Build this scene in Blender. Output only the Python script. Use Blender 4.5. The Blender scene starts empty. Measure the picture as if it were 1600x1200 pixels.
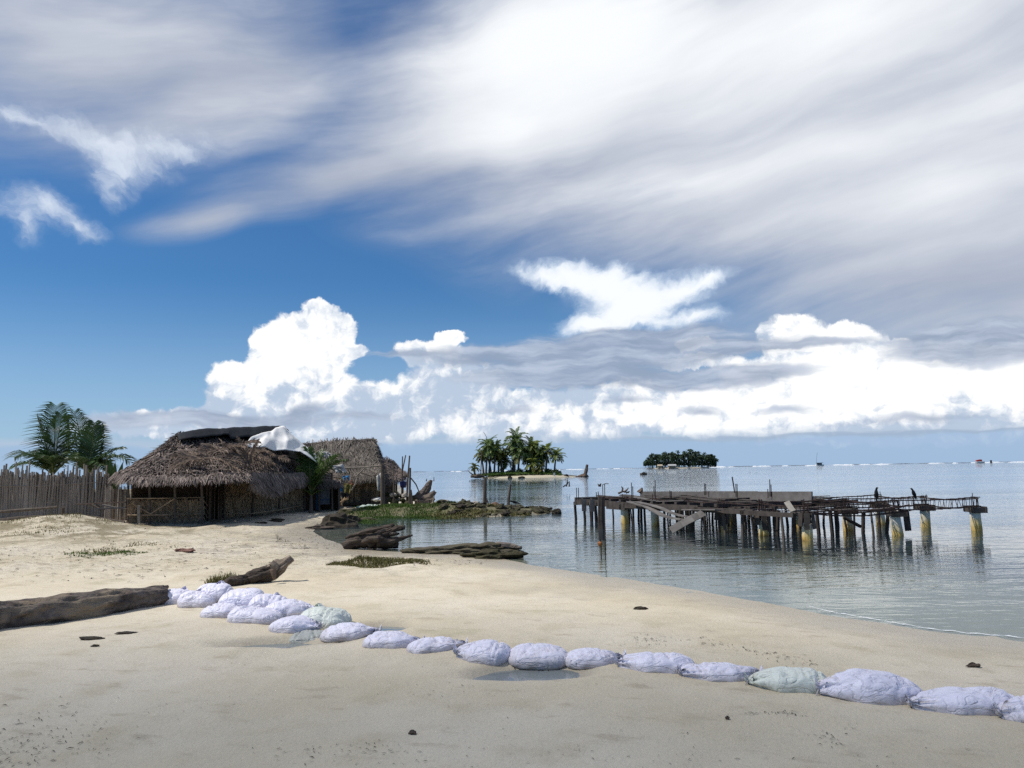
import bpy, math, random
import numpy as np
from mathutils import Vector, Matrix, noise as mnoise

random.seed(7)
R = math.radians
PI = math.pi
scene = bpy.context.scene
COL = scene.collection

# ------------------------------------------------------------------ camera
FPX = 1240.0                      # focal length for a 1600 px wide picture
CAM_H = 1.7
PITCH = math.atan(133.3 / FPX)
ROLL = R(-0.95)
cam_data = bpy.data.cameras.new('camera')
cam_data.sensor_width = 36.0
cam_data.lens = FPX / 1600.0 * 36.0
cam_data.clip_start = 0.05
cam_data.clip_end = 100000.0
cam = bpy.data.objects.new('camera', cam_data)
COL.objects.link(cam)
CAM_M = Matrix.Translation((0, 0, CAM_H)) @ Matrix.Rotation(R(90) + PITCH, 4, 'X') @ Matrix.Rotation(ROLL, 4, 'Z')
cam.matrix_world = CAM_M
scene.camera = cam
CAM_R = CAM_M.to_3x3()


def ray(px, py):
    """direction of the line of sight through a point of the 1600x1200 survey picture"""
    return (CAM_R @ Vector(((px - 800) / FPX, -(py - 600) / FPX, -1.0))).normalized()


def P(px, py, Y):
    d = ray(px, py)
    return Vector((0, 0, CAM_H)) + d * (Y / d.y)


# sun: high, from the left
SUN_DIR = Vector((-0.58, -0.05, 0.82)).normalized()     # towards the sun
SUN_EL = math.asin(SUN_DIR.z)
SUN_AZ = math.atan2(SUN_DIR.x, SUN_DIR.y)

scene.view_settings.view_transform = 'Standard'
scene.view_settings.look = 'None'
scene.view_settings.exposure = 0.0
scene.view_settings.gamma = 1.0
scene.view_settings.use_curve_mapping = False
scene.render.engine = 'CYCLES'
scene.cycles.max_bounces = 8
scene.cycles.transparent_max_bounces = 12
scene.cycles.caustics_reflective = False
scene.cycles.caustics_refractive = False
scene.cycles.use_denoising = False
# ------------------------------------------------------------------ sky (world)
class Ex:
    """small arithmetic on node sockets"""
    tree = None

    def __init__(self, s):
        self.s = s

    @staticmethod
    def _m(op, *a, clamp=False):
        n = Ex.tree.nodes.new('ShaderNodeMath')
        n.operation = op
        n.use_clamp = clamp
        for i, v in enumerate(a):
            if isinstance(v, Ex):
                Ex.tree.links.new(v.s, n.inputs[i])
            else:
                n.inputs[i].default_value = float(v)
        return Ex(n.outputs[0])

    def __add__(s, o): return Ex._m('ADD', s, o)
    __radd__ = __add__
    def __sub__(s, o): return Ex._m('SUBTRACT', s, o)
    def __rsub__(s, o): return Ex._m('SUBTRACT', o, s)
    def __mul__(s, o): return Ex._m('MULTIPLY', s, o)
    __rmul__ = __mul__
    def __truediv__(s, o): return Ex._m('DIVIDE', s, o)
    def max(s, o): return Ex._m('MAXIMUM', s, o)
    def min(s, o): return Ex._m('MINIMUM', s, o)
    def smax(s, o, k): return Ex._m('SMOOTH_MAX', s, o, k)
    def clamp(s): return Ex._m('ADD', s, 0.0, clamp=True)
    def pow(s, e): return Ex._m('POWER', s, e)

    def step(s, a, b, lo=0.0, hi=1.0):
        n = Ex.tree.nodes.new('ShaderNodeMapRange')
        n.interpolation_type = 'SMOOTHSTEP'
        Ex.tree.links.new(s.s, n.inputs['Value'])
        n.inputs['From Min'].default_value = a
        n.inputs['From Max'].default_value = b
        n.inputs['To Min'].default_value = lo
        n.inputs['To Max'].default_value = hi
        return Ex(n.outputs['Result'])


def vnode(op, a, b=None, scale=None):
    n = Ex.tree.nodes.new('ShaderNodeVectorMath')
    n.operation = op
    for i, v in enumerate((a, b)):
        if v is None:
            continue
        if hasattr(v, 'is_linked'):
            Ex.tree.links.new(v, n.inputs[i])
        else:
            n.inputs[i].default_value = v
    if scale is not None:
        n.inputs['Scale'].default_value = scale
    return n.outputs[0]


def mapping(vec, loc=(0, 0, 0), rot=0.0, scale=(1, 1, 1), kind='TEXTURE'):
    n = Ex.tree.nodes.new('ShaderNodeMapping')
    n.vector_type = kind
    Ex.tree.links.new(vec, n.inputs['Vector'])
    n.inputs['Location'].default_value = loc
    n.inputs['Rotation'].default_value = (0, 0, rot)
    n.inputs['Scale'].default_value = scale
    return n.outputs[0]


def noise(vec, scale=1.0, detail=4.0, rough=0.55, color=False, dist=0.0):
    n = Ex.tree.nodes.new('ShaderNodeTexNoise')
    Ex.tree.links.new(vec, n.inputs['Vector'])
    n.inputs['Scale'].default_value = scale
    n.inputs['Detail'].default_value = detail
    n.inputs['Roughness'].default_value = rough
    n.inputs['Distortion'].default_value = dist
    return n.outputs['Color'] if color else Ex(n.outputs['Fac'])


def mixc(fac, a, b):
    n = Ex.tree.nodes.new('ShaderNodeMix')
    n.data_type = 'RGBA'
    n.clamp_factor = True
    if isinstance(fac, Ex):
        Ex.tree.links.new(fac.s, n.inputs[0])
    else:
        n.inputs[0].default_value = fac
    for i, v in ((6, a), (7, b)):
        if hasattr(v, 'is_linked'):
            Ex.tree.links.new(v, n.inputs[i])
        else:
            n.inputs[i].default_value = (*v, 1)
    return n.outputs[2]


def UV(px, py):
    d = ray(px, py)
    return (math.atan2(d.x, d.y) * FPX, math.asin(d.z) * FPX)


def blobs(vec, lst, k=None):
    """union of soft ellipses (centre, radii, tilt) in azimuth/elevation"""
    out = None
    for b in lst:
        px, py, rx, ry = b[:4]
        rot = R(b[4]) if len(b) > 4 else 0.0
        u, v = UV(px, py)
        m = mapping(vec, (u, v, 0), rot, (rx, ry, 1e6))
        g = Ex.tree.nodes.new('ShaderNodeTexGradient')
        g.gradient_type = 'SPHERICAL'
        Ex.tree.links.new(m, g.inputs['Vector'])
        e = Ex(g.outputs['Fac'])
        if len(b) > 5:
            e = e * b[5]
        out = e if out is None else (out.max(e) if k is None else out.max(e) + out.min(e) * k)
    return out


def build_world():
    w = bpy.data.worlds.new('World')
    scene.world = w
    w.use_nodes = True
    t = w.node_tree
    Ex.tree = t
    t.nodes.clear()
    STR = 0.1
    sky = t.nodes.new('ShaderNodeTexSky')
    sky.sky_type = 'NISHITA'
    sky.sun_disc = False
    sky.sun_elevation = SUN_EL
    sky.sun_rotation = SUN_AZ
    sky.altitude = 0
    sky.air_density = 1.0
    sky.dust_density = 0.6
    sky.ozone_density = 2.0
    tc = t.nodes.new('ShaderNodeTexCoord')
    gen = tc.outputs['Generated']
    sep = t.nodes.new('ShaderNodeSeparateXYZ')
    t.links.new(gen, sep.inputs[0])
    X, Y, Z = (Ex(o) for o in sep.outputs)
    az = Ex._m('ARCTAN2', X, Y) * FPX
    el = Ex._m('ARCSINE', Z) * FPX
    comb = t.nodes.new('ShaderNodeCombineXYZ')
    t.links.new(az.s, comb.inputs[0])
    t.links.new(el.s, comb.inputs[1])
    uv = comb.outputs[0]

    def warp(vec, size, amp, detail=3.0, rough=0.55):
        c = noise(vec, 1.0 / size, detail, rough, color=True)
        d = vnode('SUBTRACT', c, (0.5, 0.5, 0.5))
        return vnode('ADD', vec, vnode('MULTIPLY', d, (amp, amp, 0.0)))

    col = vnode('MULTIPLY', sky.outputs[0], SKY_TINT)
    S = 1.0 / STR

    def C(r, g, b):
        return (r * S, g * S, b * S)

    # pale moisture towards the horizon
    hz = el.step(300.0, -10.0)
    col = mixc(hz * 0.6, col, C(0.50, 0.66, 0.88))

    # --- high sheet with drawn-out streaks
    st = warp(uv, 380.0, 95.0, 2.0)
    stre = mapping(st, (0, 0, 0), R(10), (620.0, 80.0, 1))
    n1 = noise(stre, 1.0, 4.0, 0.40)
    stre2 = mapping(st, (200, 90, 0), R(15), (210.0, 90.0, 1))
    n2 = noise(stre2, 1.0, 4.0, 0.50)
    n3 = noise(mapping(st, (60, 20, 0), R(12), (120.0, 20.0, 1)), 1.0, 5.0, 0.62)
    hi = blobs(st, [
        (1230, 130, 760, 310, 8, 1.5), (830, 150, 430, 230, 20, 1.2), (1560, 390, 560, 190, 4, 1.1),
        (560, 275, 330, 62, 16, 1.0), (330, 345, 140, 34, 12, .8), (90, 60, 560, 200, 4, 1.0), (340, 130, 300, 150, 16, .85), (640, 60, 380, 120, 14, .56),
        (1250, 330, 420, 75, 3, 1.0), (2300, 200, 800, 500, 0, 1.4)], 0.4)
    lat = el.step(640, 1100) * 0.7
    hi = hi.max(lat)
    hi = hi + ((n1 - 0.5) * 0.6 + (n2 - 0.5) * 0.5 + (n3 - 0.5) * 0.28) * hi.step(0.0, 0.25)
    a_hi = hi.step(-0.05, 1.05) * 0.97
    bri = blobs(st, [(900, 30, 400, 210, 14, 1.2), (1300, 30, 480, 110, 6, 1.0), (1350, 230, 700, 260, 6, .42), (1560, 150, 420, 80, 12, .45), (1080, 290, 300, 60, 4, .60),
                     (800, 180, 200, 120, 10, .8), (1450, 300, 300, 60, 8, .5), (560, 110, 330, 40, 18, .25), (230, 60, 300, 60, 10, .25)], 0.4)
    bri = bri + (n1 - 0.5) * 0.85 + (n2 - 0.5) * 0.45 + (n3 - 0.5) * 0.22
    c_hi = mixc(bri.step(-0.32, 1.12), C(0.40, 0.45, 0.56), C(1.0, 1.02, 1.04))
    col = mixc(a_hi, col, c_hi)

    # --- torn wisps, left, and the winged cloud in the middle
    wv = warp(warp(uv, 110.0, 85.0, 4.0, .62), 26.0, 24.0, 5.0, .68)
    wi = blobs(wv, [
        (60, 195, 90, 20, -14, .8), (170, 225, 120, 26, -14, 1.0), (260, 225, 120, 28, 6, .95), (190, 255, 60, 50, 55, 1.0),
        (165, 285, 24, 40, 0, .7), (60, 320, 62, 38, -6, .95), (45, 345, 30, 46, 10, .7), (110, 348, 58, 20, -8, .8)], 0.35)
    wi = wi + (noise(mapping(wv, (0, 0, 0), R(-28), (95.0, 34.0, 1)), 1.0, 6, .65) - 0.5) * 1.7 * wi.step(0.0, 0.5)
    col_hi = mixc(wi.step(0.0, 1.25) * 0.80, col, C(0.80, 0.87, 0.97))

    cu = warp(warp(uv, 60.0, 36.0, 3.0), 17.0, 17.0, 5.0, .66)
    wing = blobs(cu, [
        (850, 432, 78, 24, -12, 1.0), (905, 432, 90, 34, -6, 1.0), (960, 450, 110, 46, -8, 1.2), (990, 478, 100, 44, 6, 1.2), (920, 505, 75, 26, 10, 1.0),
        (1060, 455, 90, 38, 14, 1.0), (1105, 437, 62, 20, 16, .95), (1085, 494, 62, 20, 6, .85), (1010, 505, 140, 24, 0, .7), (812, 420, 24, 22, -30, .6)], 0.35)
    wing = wing + (noise(mapping(cu, (0, 0, 0), R(20), (80.0, 36.0, 1)), 1.0, 6, .62) - 0.5) * 1.2 * wing.step(0.0, 0.25)
    col = mixc(wing.step(0.05, 0.85) * 0.96, col_hi, mixc(wing.step(0.2, 1.1), C(0.62, 0.75, 0.92), C(1.0, 1.03, 1.06)))

    # --- heaped clouds
    bill = noise(cu, 1 / 30.0, 5, .58)
    tower = [(482, 540, 86, 62), (505, 505, 58, 34), (540, 512, 26, 30), (440, 530, 52, 34), (440, 575, 62, 50), (358, 592, 38, 34), (395, 610, 80, 40),
             (540, 545, 42, 17), (480, 610, 100, 45), (350, 625, 30, 36), (420, 650, 130, 34), (500, 480, 34, 16)]
    band = [(560, 655, 170, 52), (590, 625, 70, 40), (705, 600, 100, 54), (668, 548, 66, 24), (706, 526, 30, 15), (820, 650, 220, 52), (980, 640, 190, 52), (1120, 640, 170, 50),
            (1238, 528, 62, 40), (1250, 600, 150, 64), (1328, 538, 56, 36), (1385, 548, 34, 28), (1400, 590, 190, 62), (1560, 600, 190, 70), (1450, 650, 260, 52), (1240, 655, 240, 44),
            (1085, 538, 36, 12), (1090, 565, 90, 12), (350, 665, 260, 30), (1700, 620, 200, 60)]
    cb = blobs(cu, tower + band, 0.35)
    # the same kind of bank goes on round the horizon outside the view
    rnd = (noise(cu, 1 / 260.0, 4, .6) - 0.46) * 2.2 * el.step(260, 40)
    out_l = az.step(-720.0, -950.0) + az.step(1000.0, 1150.0)
    cb = cb.max(rnd * out_l)
    cbd = cb + (bill - 0.5) * 0.6 * cb.step(0.0, 0.2)
    a_cu = cbd.step(0.08, 0.30)
    # light side up and left: compare with the same heap sampled a little nearer the sun
    up = mapping(cu, (-9.0, 13.0, 0), 0.0, (1, 1, 1), 'POINT')
    bill2 = noise(up, 1 / 30.0, 5, .58)
    soft = noise(cu, 1 / 85.0, 4, .6)
    pale = blobs(uv, [(1400, 590, 420, 70, 0, 1.5), (1000, 655, 420, 45, 0, 1.0), (440, 540, 150, 110, 0, 1.5), (1240, 630, 320, 50, 0, 1.2), (1560, 610, 220, 50, 0, 1.2), (1245, 515, 110, 50, 0, 1.1), (1335, 525, 90, 40, 0, 1.0), (1272, 478, 50, 25, 0, 1.2), (690, 530, 130, 35, 0, .9), (1085, 538, 60, 20, 0, 1.3)], 0.4)
    sh = (bill2 - bill) * 2.6 + (0.56 - soft) * 3.4 + 0.60 - pale * 0.95 + el.step(150.0, 45.0) * 0.30
    c_cu = mixc(sh.step(0.0, 1.15), C(1.06, 1.07, 1.07), C(0.50, 0.60, 0.75))
    col = mixc(a_cu, col, c_cu)

    # --- flat grey banks in front of the heaps
    gv = warp(warp(uv, 130.0, 40.0, 3.0), 30.0, 10.0, 3.0)
    gs = mapping(gv, (0, 0, 0), R(-1), (120.0, 20.0, 1))
    gn = noise(gs, 1.0, 5, .58)
    gr = blobs(gv, [(960, 552, 370, 34, 0, 1.2), (900, 590, 240, 27, 0, 1.2), (1120, 592, 190, 22, 2, 1.1), (1000, 522, 210, 16, 0, .9), (640, 557, 100, 9, 0, .6), (720, 560, 120, 26, 0, .6),
                    (1200, 545, 220, 10, 0, .8), (1540, 535, 170, 42, 0, 1.2), (1490, 520, 80, 22, 0, .9),
                    (560, 648, 120, 12, 0, .55), (330, 655, 240, 20, 0, .9), (470, 640, 70, 15, 10, .7), (980, 628, 60, 13, 0, .5), (1090, 640, 50, 13, 0, .5), (1230, 640, 80, 10, 0, .45), (1450, 655, 200, 14, 0, .5), (800, 640, 90, 10, 0, .45)], 0.3)
    grd = gr + (gn - 0.5) * 0.95 * gr.step(0.0, 0.25)
    c_gr = mixc(gn.step(0.35, 0.7), C(0.31, 0.38, 0.51), C(0.53, 0.60, 0.73))
    col = mixc(grd.step(0.10, 0.55) * 0.90, col, c_gr)

    # --- level base of the bank and the dim rain-hung air below it
    bn = noise(mapping(gv, (0, 0, 0), 0.0, (160.0, 26.0, 1)), 1.0, 4, .55)
    elw = el + (bn - 0.5) * 26.0
    base = elw.step(58.0, 40.0)
    col = mixc(base * 0.80, col, mixc(elw.step(44.0, 36.0), C(0.47, 0.57, 0.71), C(0.36, 0.51, 0.72)))
    edge = elw.step(46.0, 43.0) * elw.step(36.0, 42.0) * az.step(0.0, 400.0)
    col = mixc(edge * 0.45, col, C(0.26, 0.37, 0.52))

    def bgd(c):
        bg = t.nodes.new('ShaderNodeBackground')
        bg.inputs['Strength'].default_value = STR
        if hasattr(c, 'is_linked'):
            t.links.new(c, bg.inputs['Color'])
        else:
            bg.inputs['Color'].default_value = (*c, 1)
        return bg.outputs[0]

    def mixs(f, a, b):
        m = t.nodes.new('ShaderNodeMixShader')
        t.links.new(f.s, m.inputs[0])
        t.links.new(a, m.inputs[1])
        t.links.new(b, m.inputs[2])
        return m.outputs[0]
    # the three zones share their values at the seams; the split only saves work
    out = t.nodes.new('ShaderNodeOutputWorld')
    upper = mixs(Ex._m('GREATER_THAN', el, 329.0), bgd(col), bgd(col_hi))
    t.links.new(mixs(Ex._m('GREATER_THAN', el, -20.0), bgd(C(0.36, 0.51, 0.72)), upper), out.inputs['Surface'])
    w.cycles.sampling_method = 'MANUAL'
    w.cycles.sample_map_resolution = 512


SKY_TINT = (0.31, 0.63, 0.93)
build_world()

sd = bpy.data.lights.new('sun', 'SUN')
sd.energy = 4.1
sd.angle = R(1.3)
sd.color = (1.0, 0.95, 0.87)
so = bpy.data.objects.new('sun', sd)
COL.objects.link(so)
so.rotation_euler = SUN_DIR.to_track_quat('Z', 'Y').to_euler()
so.location = (-20, 10, 30)
# ------------------------------------------------------------------ mesh helpers
class MB:
    """collects vertices and faces in world space; link() makes ONE mesh object of them"""

    def __init__(self):
        self.v, self.f, self.m = [], [], []
        self.mat = 0

    def add(self, vs, fs):
        o = len(self.v)
        self.v.extend(tuple(p) for p in vs)
        self.f.extend(tuple(i + o for i in f) for f in fs)
        self.m.extend([self.mat] * len(fs))
        return self

    def box(self, c, half, M=None):
        """box about c with half sizes, axes from the 3x3 matrix M"""
        c = Vector(c)
        vs = []
        for sx in (-1, 1):
            for sy in (-1, 1):
                for sz in (-1, 1):
                    p = Vector((sx * half[0], sy * half[1], sz * half[2]))
                    vs.append(c + (M @ p if M else p))
        return self.add(vs, [(0, 1, 3, 2), (4, 6, 7, 5), (0, 4, 5, 1), (2, 3, 7, 6), (0, 2, 6, 4), (1, 5, 7, 3)])

    def beam(self, a, b, w, h, up=(0, 0, 1)):
        """squared timber from a to b, w wide and h deep"""
        a, b = Vector(a), Vector(b)
        d = (b - a)
        L = d.length
        d.normalize()
        s = d.cross(Vector(up))
        if s.length < 1e-4:
            s = d.cross(Vector((1, 0, 0)))
        s.normalize()
        u = s.cross(d)
        return self.box((a + b) / 2, (w / 2, L / 2, h / 2), Matrix((s, d, u)).transposed())

    def tube(self, pts, rad, n=8, cap=True, squash=None):
        pts = [Vector(p) for p in pts]
        if not hasattr(rad, '__len__'):
            rad = [rad] * len(pts)
        vs, fs = [], []
        prev = None
        for i, p in enumerate(pts):
            t = (pts[min(i + 1, len(pts) - 1)] - pts[max(i - 1, 0)]).normalized()
            if prev is None:
                prev = t.orthogonal().normalized()
            s = (prev - t * prev.dot(t))
            s = s.normalized() if s.length > 1e-6 else t.orthogonal().normalized()
            prev = s
            u = t.cross(s)
            for k in range(n):
                a = 2 * PI * k / n
                vs.append(p + (s * math.cos(a) + u * math.sin(a)) * rad[i])
        for i in range(len(pts) - 1):
            for k in range(n):
                k2 = (k + 1) % n
                fs.append((i * n + k, i * n + k2, (i + 1) * n + k2, (i + 1) * n + k))
        if cap:
            fs.append(tuple(range(n - 1, -1, -1)))
            fs.append(tuple((len(pts) - 1) * n + k for k in range(n)))
        return self.add(vs, fs)

    def strip(self, pts, widths, side):
        """narrow leaf along pts"""
        pts = [Vector(p) for p in pts]
        side = Vector(side)
        vs, fs = [], []
        for p, w in zip(pts, widths):
            vs.append(p - side * w / 2)
            vs.append(p + side * w / 2)
        for i in range(len(pts) - 1):
            fs.append((2 * i, 2 * i + 1, 2 * i + 3, 2 * i + 2))
        return self.add(vs, fs)

    def grid(self, rows):
        n = len(rows[0])
        vs = [p for r in rows for p in r]
        fs = [(i * n + j, i * n + j + 1, (i + 1) * n + j + 1, (i + 1) * n + j) for i in range(len(rows) - 1) for j in range(n - 1)]
        return self.add(vs, fs)

    def link(self, name, mats, parent=None, origin=None, smooth=False):
        if parent is not None:
            org = Vector(parent['_o'])
        else:
            org = Vector(origin) if origin is not None else Vector((0, 0, 0))
        me = bpy.data.meshes.new(name)
        me.from_pydata([(p[0] - org.x, p[1] - org.y, p[2] - org.z) for p in self.v], [], self.f)
        mats = mats if isinstance(mats, (list, tuple)) else [mats]
        for m in mats:
            me.materials.append(m)
        if len(mats) > 1:
            me.polygons.foreach_set('material_index', self.m)
        if smooth:
            me.polygons.foreach_set('use_smooth', [True] * len(me.polygons))
        me.update()
        o = bpy.data.objects.new(name, me)
        COL.objects.link(o)
        if parent is not None:
            o.parent = parent
            o['_o'] = tuple(org)
        else:
            o.location = org
            o['_o'] = tuple(org)
        return o


def tag(o, label, cat, group=None, kind=None):
    o['label'] = label
    o['category'] = cat
    if group:
        o['group'] = group
    if kind:
        o['kind'] = kind
    return o


def thing(name, loc, label, cat, group=None):
    o = bpy.data.objects.new(name, None)
    o.empty_display_size = 0.2
    COL.objects.link(o)
    o.location = loc
    o['_o'] = tuple(loc)
    return tag(o, label, cat, group)


def copy_tree(o, parent=None):
    c = o.copy()
    COL.objects.link(c)
    c.parent = parent
    for ch in list(o.children):
        copy_tree(ch, c)
    return c


def lerp(a, b, t):
    return a + (b - a) * t


def path(pts, n):
    """n points evenly by parameter along a polyline"""
    pts = [Vector(p) for p in pts]
    L = [0]
    for a, b in zip(pts, pts[1:]):
        L.append(L[-1] + (b - a).length)
    out = []
    for i in range(n):
        d = L[-1] * i / (n - 1)
        for k in range(len(pts) - 1):
            if d <= L[k + 1] + 1e-9:
                t = (d - L[k]) / max(L[k + 1] - L[k], 1e-9)
                out.append(pts[k].lerp(pts[k + 1], t))
                break
    return out


def nz(p, s=1.0, k=0.0):
    return mnoise.noise(Vector((p[0] * s + k, p[1] * s + 3.1 * k, p[2] * s - k)))


# ------------------------------------------------------------------ materials
def mat(name, base, rough=0.85, var=None, scale=8.0, detail=6.0, bump=0.0, bscale=None, island=0.0, stretch=None, spec=0.3,
        var2=None, scale2=1.0, cover2=0.5, translucent=0.0, dirt=None):
    """base colour broken up by object-space noise; island = random tone for each loose piece"""
    m = bpy.data.materials.new(name)
    m.use_nodes = True
    t = m.node_tree
    b = t.nodes['Principled BSDF']
    b.inputs['Roughness'].default_value = rough
    b.inputs['Specular IOR Level'].default_value = spec
    tc = t.nodes.new('ShaderNodeTexCoord')
    vec = tc.outputs['Object']
    if stretch:
        mp = t.nodes.new('ShaderNodeMapping')
        mp.inputs['Scale'].default_value = stretch
        t.links.new(vec, mp.inputs['Vector'])
        vec = mp.outputs[0]
    n = t.nodes.new('ShaderNodeTexNoise')
    n.inputs['Scale'].default_value = scale
    n.inputs['Detail'].default_value = detail
    n.inputs['Roughness'].default_value = 0.65
    t.links.new(vec, n.inputs['Vector'])
    cr = t.nodes.new('ShaderNodeValToRGB')
    cr.color_ramp.elements[0].position = 0.32
    cr.color_ramp.elements[1].position = 0.70
    v = var or tuple(c * 0.6 for c in base)
    cr.color_ramp.elements[0].color = (*v, 1)
    cr.color_ramp.elements[1].color = (*base, 1)
    t.links.new(n.outputs['Fac'], cr.inputs['Fac'])
    col = cr.outputs['Color']
    if var2:
        n2 = t.nodes.new('ShaderNodeTexNoise')
        n2.inputs['Scale'].default_value = scale2
        n2.inputs['Detail'].default_value = 5
        t.links.new(tc.outputs['Object'], n2.inputs['Vector'])
        mr = t.nodes.new('ShaderNodeMapRange')
        mr.inputs['From Min'].default_value = 0.62 - 0.3 * cover2
        mr.inputs['From Max'].default_value = 0.74 - 0.3 * cover2
        t.links.new(n2.outputs['Fac'], mr.inputs['Value'])
        mx = t.nodes.new('ShaderNodeMix')
        mx.data_type = 'RGBA'
        t.links.new(mr.outputs[0], mx.inputs[0])
        t.links.new(col, mx.inputs[6])
        mx.inputs[7].default_value = (*var2, 1)
        col = mx.outputs[2]
    if island:
        g = t.nodes.new('ShaderNodeNewGeometry')
        mr = t.nodes.new('ShaderNodeMapRange')
        mr.inputs['To Min'].default_value = 1 - island
        mr.inputs['To Max'].default_value = 1 + island
        t.links.new(g.outputs['Random Per Island'], mr.inputs['Value'])
        mx = t.nodes.new('ShaderNodeMix')
        mx.data_type = 'RGBA'
        mx.blend_type = 'MULTIPLY'
        mx.inputs[0].default_value = 1
        t.links.new(col, mx.inputs[6])
        t.links.new(mr.outputs[0], mx.inputs[7])
        col = mx.outputs[2]
    t.links.new(col, b.inputs['Base Color'])
    if bump:
        bn = t.nodes.new('ShaderNodeBump')
        bn.inputs['Strength'].default_value = 1.0
        bn.inputs['Distance'].default_value = bump
        if bscale:
            nb = t.nodes.new('ShaderNodeTexNoise')
            nb.inputs['Scale'].default_value = bscale
            nb.inputs['Detail'].default_value = 5
            t.links.new(vec, nb.inputs['Vector'])
            t.links.new(nb.outputs['Fac'], bn.inputs['Height'])
        else:
            t.links.new(n.outputs['Fac'], bn.inputs['Height'])
        t.links.new(bn.outputs[0], b.inputs['Normal'])
    if translucent:
        tr = t.nodes.new('ShaderNodeBsdfTranslucent')
        t.links.new(col, tr.inputs['Color'])
        ms = t.nodes.new('ShaderNodeMixShader')
        ms.inputs[0].default_value = translucent
        t.links.new(b.outputs[0], ms.inputs[1])
        t.links.new(tr.outputs[0], ms.inputs[2])
        t.links.new(ms.outputs[0], t.nodes['Material Output'].inputs['Surface'])
    return m


M_THATCH = mat('thatch_grey_brown', (0.26, 0.21, 0.18), 0.9, (0.125, 0.10, 0.088), 1.6, island=0.6)
M_THATCH2 = mat('thatch_weathered_grey', (0.215, 0.185, 0.155), 0.9, (0.10, 0.086, 0.073), 1.4, island=0.55)
M_THATCH_BASE = mat('thatch_underlayer', (0.085, 0.064, 0.052), 0.95, (0.04, 0.03, 0.026), 5.0, bump=0.05)
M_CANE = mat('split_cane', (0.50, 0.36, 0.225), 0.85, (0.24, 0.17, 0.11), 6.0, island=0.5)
M_CANE_DARK = mat('dark_cane', (0.15, 0.105, 0.072), 0.9, (0.075, 0.053, 0.04), 6.0, island=0.5)  # darker cane for inner, side and rear walls, a stake and a sill
M_STICK = mat('grey_sticks', (0.39, 0.335, 0.28), 0.85, (0.21, 0.175, 0.14), 3.0, island=0.6, stretch=(1, 1, .3))
M_POLE = mat('weathered_pole', (0.17, 0.135, 0.105), 0.85, (0.075, 0.058, 0.047), 9.0, bump=0.01, stretch=(1, 1, .25))
M_POLE_PALE = mat('pale_pole', (0.42, 0.36, 0.29), 0.8, (0.25, 0.2, 0.16), 9.0, bump=0.006)
M_DRIFT = mat('driftwood', (0.20, 0.168, 0.145), 0.85, (0.05, 0.04, 0.035), 9.0, bump=0.07, bscale=15.0, stretch=(.16, 1, 1), var2=(0.25, 0.20, 0.145), scale2=2.2, cover2=0.25)
M_DRIFT_DARK = mat('wet_driftwood', (0.115, 0.086, 0.064), 0.8, (0.028, 0.021, 0.018), 9.0, bump=0.07, bscale=16.0, stretch=(.22, 1, 1))
M_DRIFT_RED = mat('reddish_driftwood', (0.21, 0.15, 0.11), 0.85, (0.07, 0.045, 0.035), 7.0, bump=0.04)
M_DEADWOOD = mat('bleached_wood', (0.33, 0.27, 0.21), 0.85, (0.12, 0.09, 0.07), 9.0, bump=0.03)
M_PALM = mat('palm_leaf', (0.055, 0.11, 0.03), 0.42, (0.03, 0.065, 0.022), 1.5, island=0.45, spec=0.5, translucent=0.22)
M_PALM_Y = mat('palm_leaf_yellowing', (0.22, 0.19, 0.03), 0.5, (0.10, 0.12, 0.025), 1.5, island=0.4, translucent=0.25)
M_PALM_FRESH = mat('palm_leaf_fresh', (0.075, 0.13, 0.028), 0.45, (0.045, 0.085, 0.022), 2.0, island=0.4, translucent=0.25)  # fresh green leaf of young plants and some palm fronds
M_RACHIS = mat('palm_stem', (0.14, 0.17, 0.05), 0.6, (0.09, 0.11, 0.03), 4.0)
M_TRUNK = mat('palm_trunk', (0.19, 0.155, 0.125), 0.9, (0.09, 0.075, 0.06), 6.0, bump=0.03, stretch=(.3, .3, 3))
M_DRYLEAF = mat('dry_palm_leaf', (0.225, 0.165, 0.125), 0.85, (0.115, 0.083, 0.062), 3.0, island=0.5)
M_TARP_BLACK = mat('black_plastic', (0.016, 0.019, 0.024), 0.75, (0.009, 0.011, 0.014), 3.0, bump=0.04, bscale=3.0, spec=.2)
M_TARP_WHITE = mat('white_tarp', (0.84, 0.83, 0.80), 0.6, (0.78, 0.77, 0.74), 1.5, bump=0.03, bscale=2.0)
M_TARP_GREY = mat('grey_tarp', (0.50, 0.50, 0.49), 0.6, (0.38, 0.38, 0.37), 2.0, bump=0.04, bscale=3)
M_TAN = mat('tan_cardboard', (0.50, 0.42, 0.30), 0.8, (0.4, 0.33, 0.24), 3)
M_BLUE = mat('blue_cloth', (0.035, 0.24, 0.52), 0.75, (0.02, 0.15, 0.36), 6.0, bump=0.03, bscale=6)
M_ORANGE = mat('orange_cloth', (0.62, 0.17, 0.075), 0.8, (0.5, 0.12, 0.06), 6.0, bump=0.02)
M_FLORAL = mat('patterned_cloth', (0.20, 0.19, 0.045), 0.85, (0.045, 0.055, 0.03), 14.0, var2=(0.42, 0.30, 0.10), scale2=9.0, cover2=0.35)
M_DARKCLOTH = mat('dark_cloth', (0.05, 0.055, 0.06), 0.85, (0.02, 0.02, 0.025), 8.0)
M_PANEL = mat('grey_panel', (0.165, 0.18, 0.20), 0.7, (0.09, 0.10, 0.115), 3.0, stretch=(1, 1, .3))
M_PANEL_BLUE = mat('blue_panel', (0.05, 0.11, 0.20), 0.7, (0.03, 0.07, 0.13), 4.0)
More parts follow.
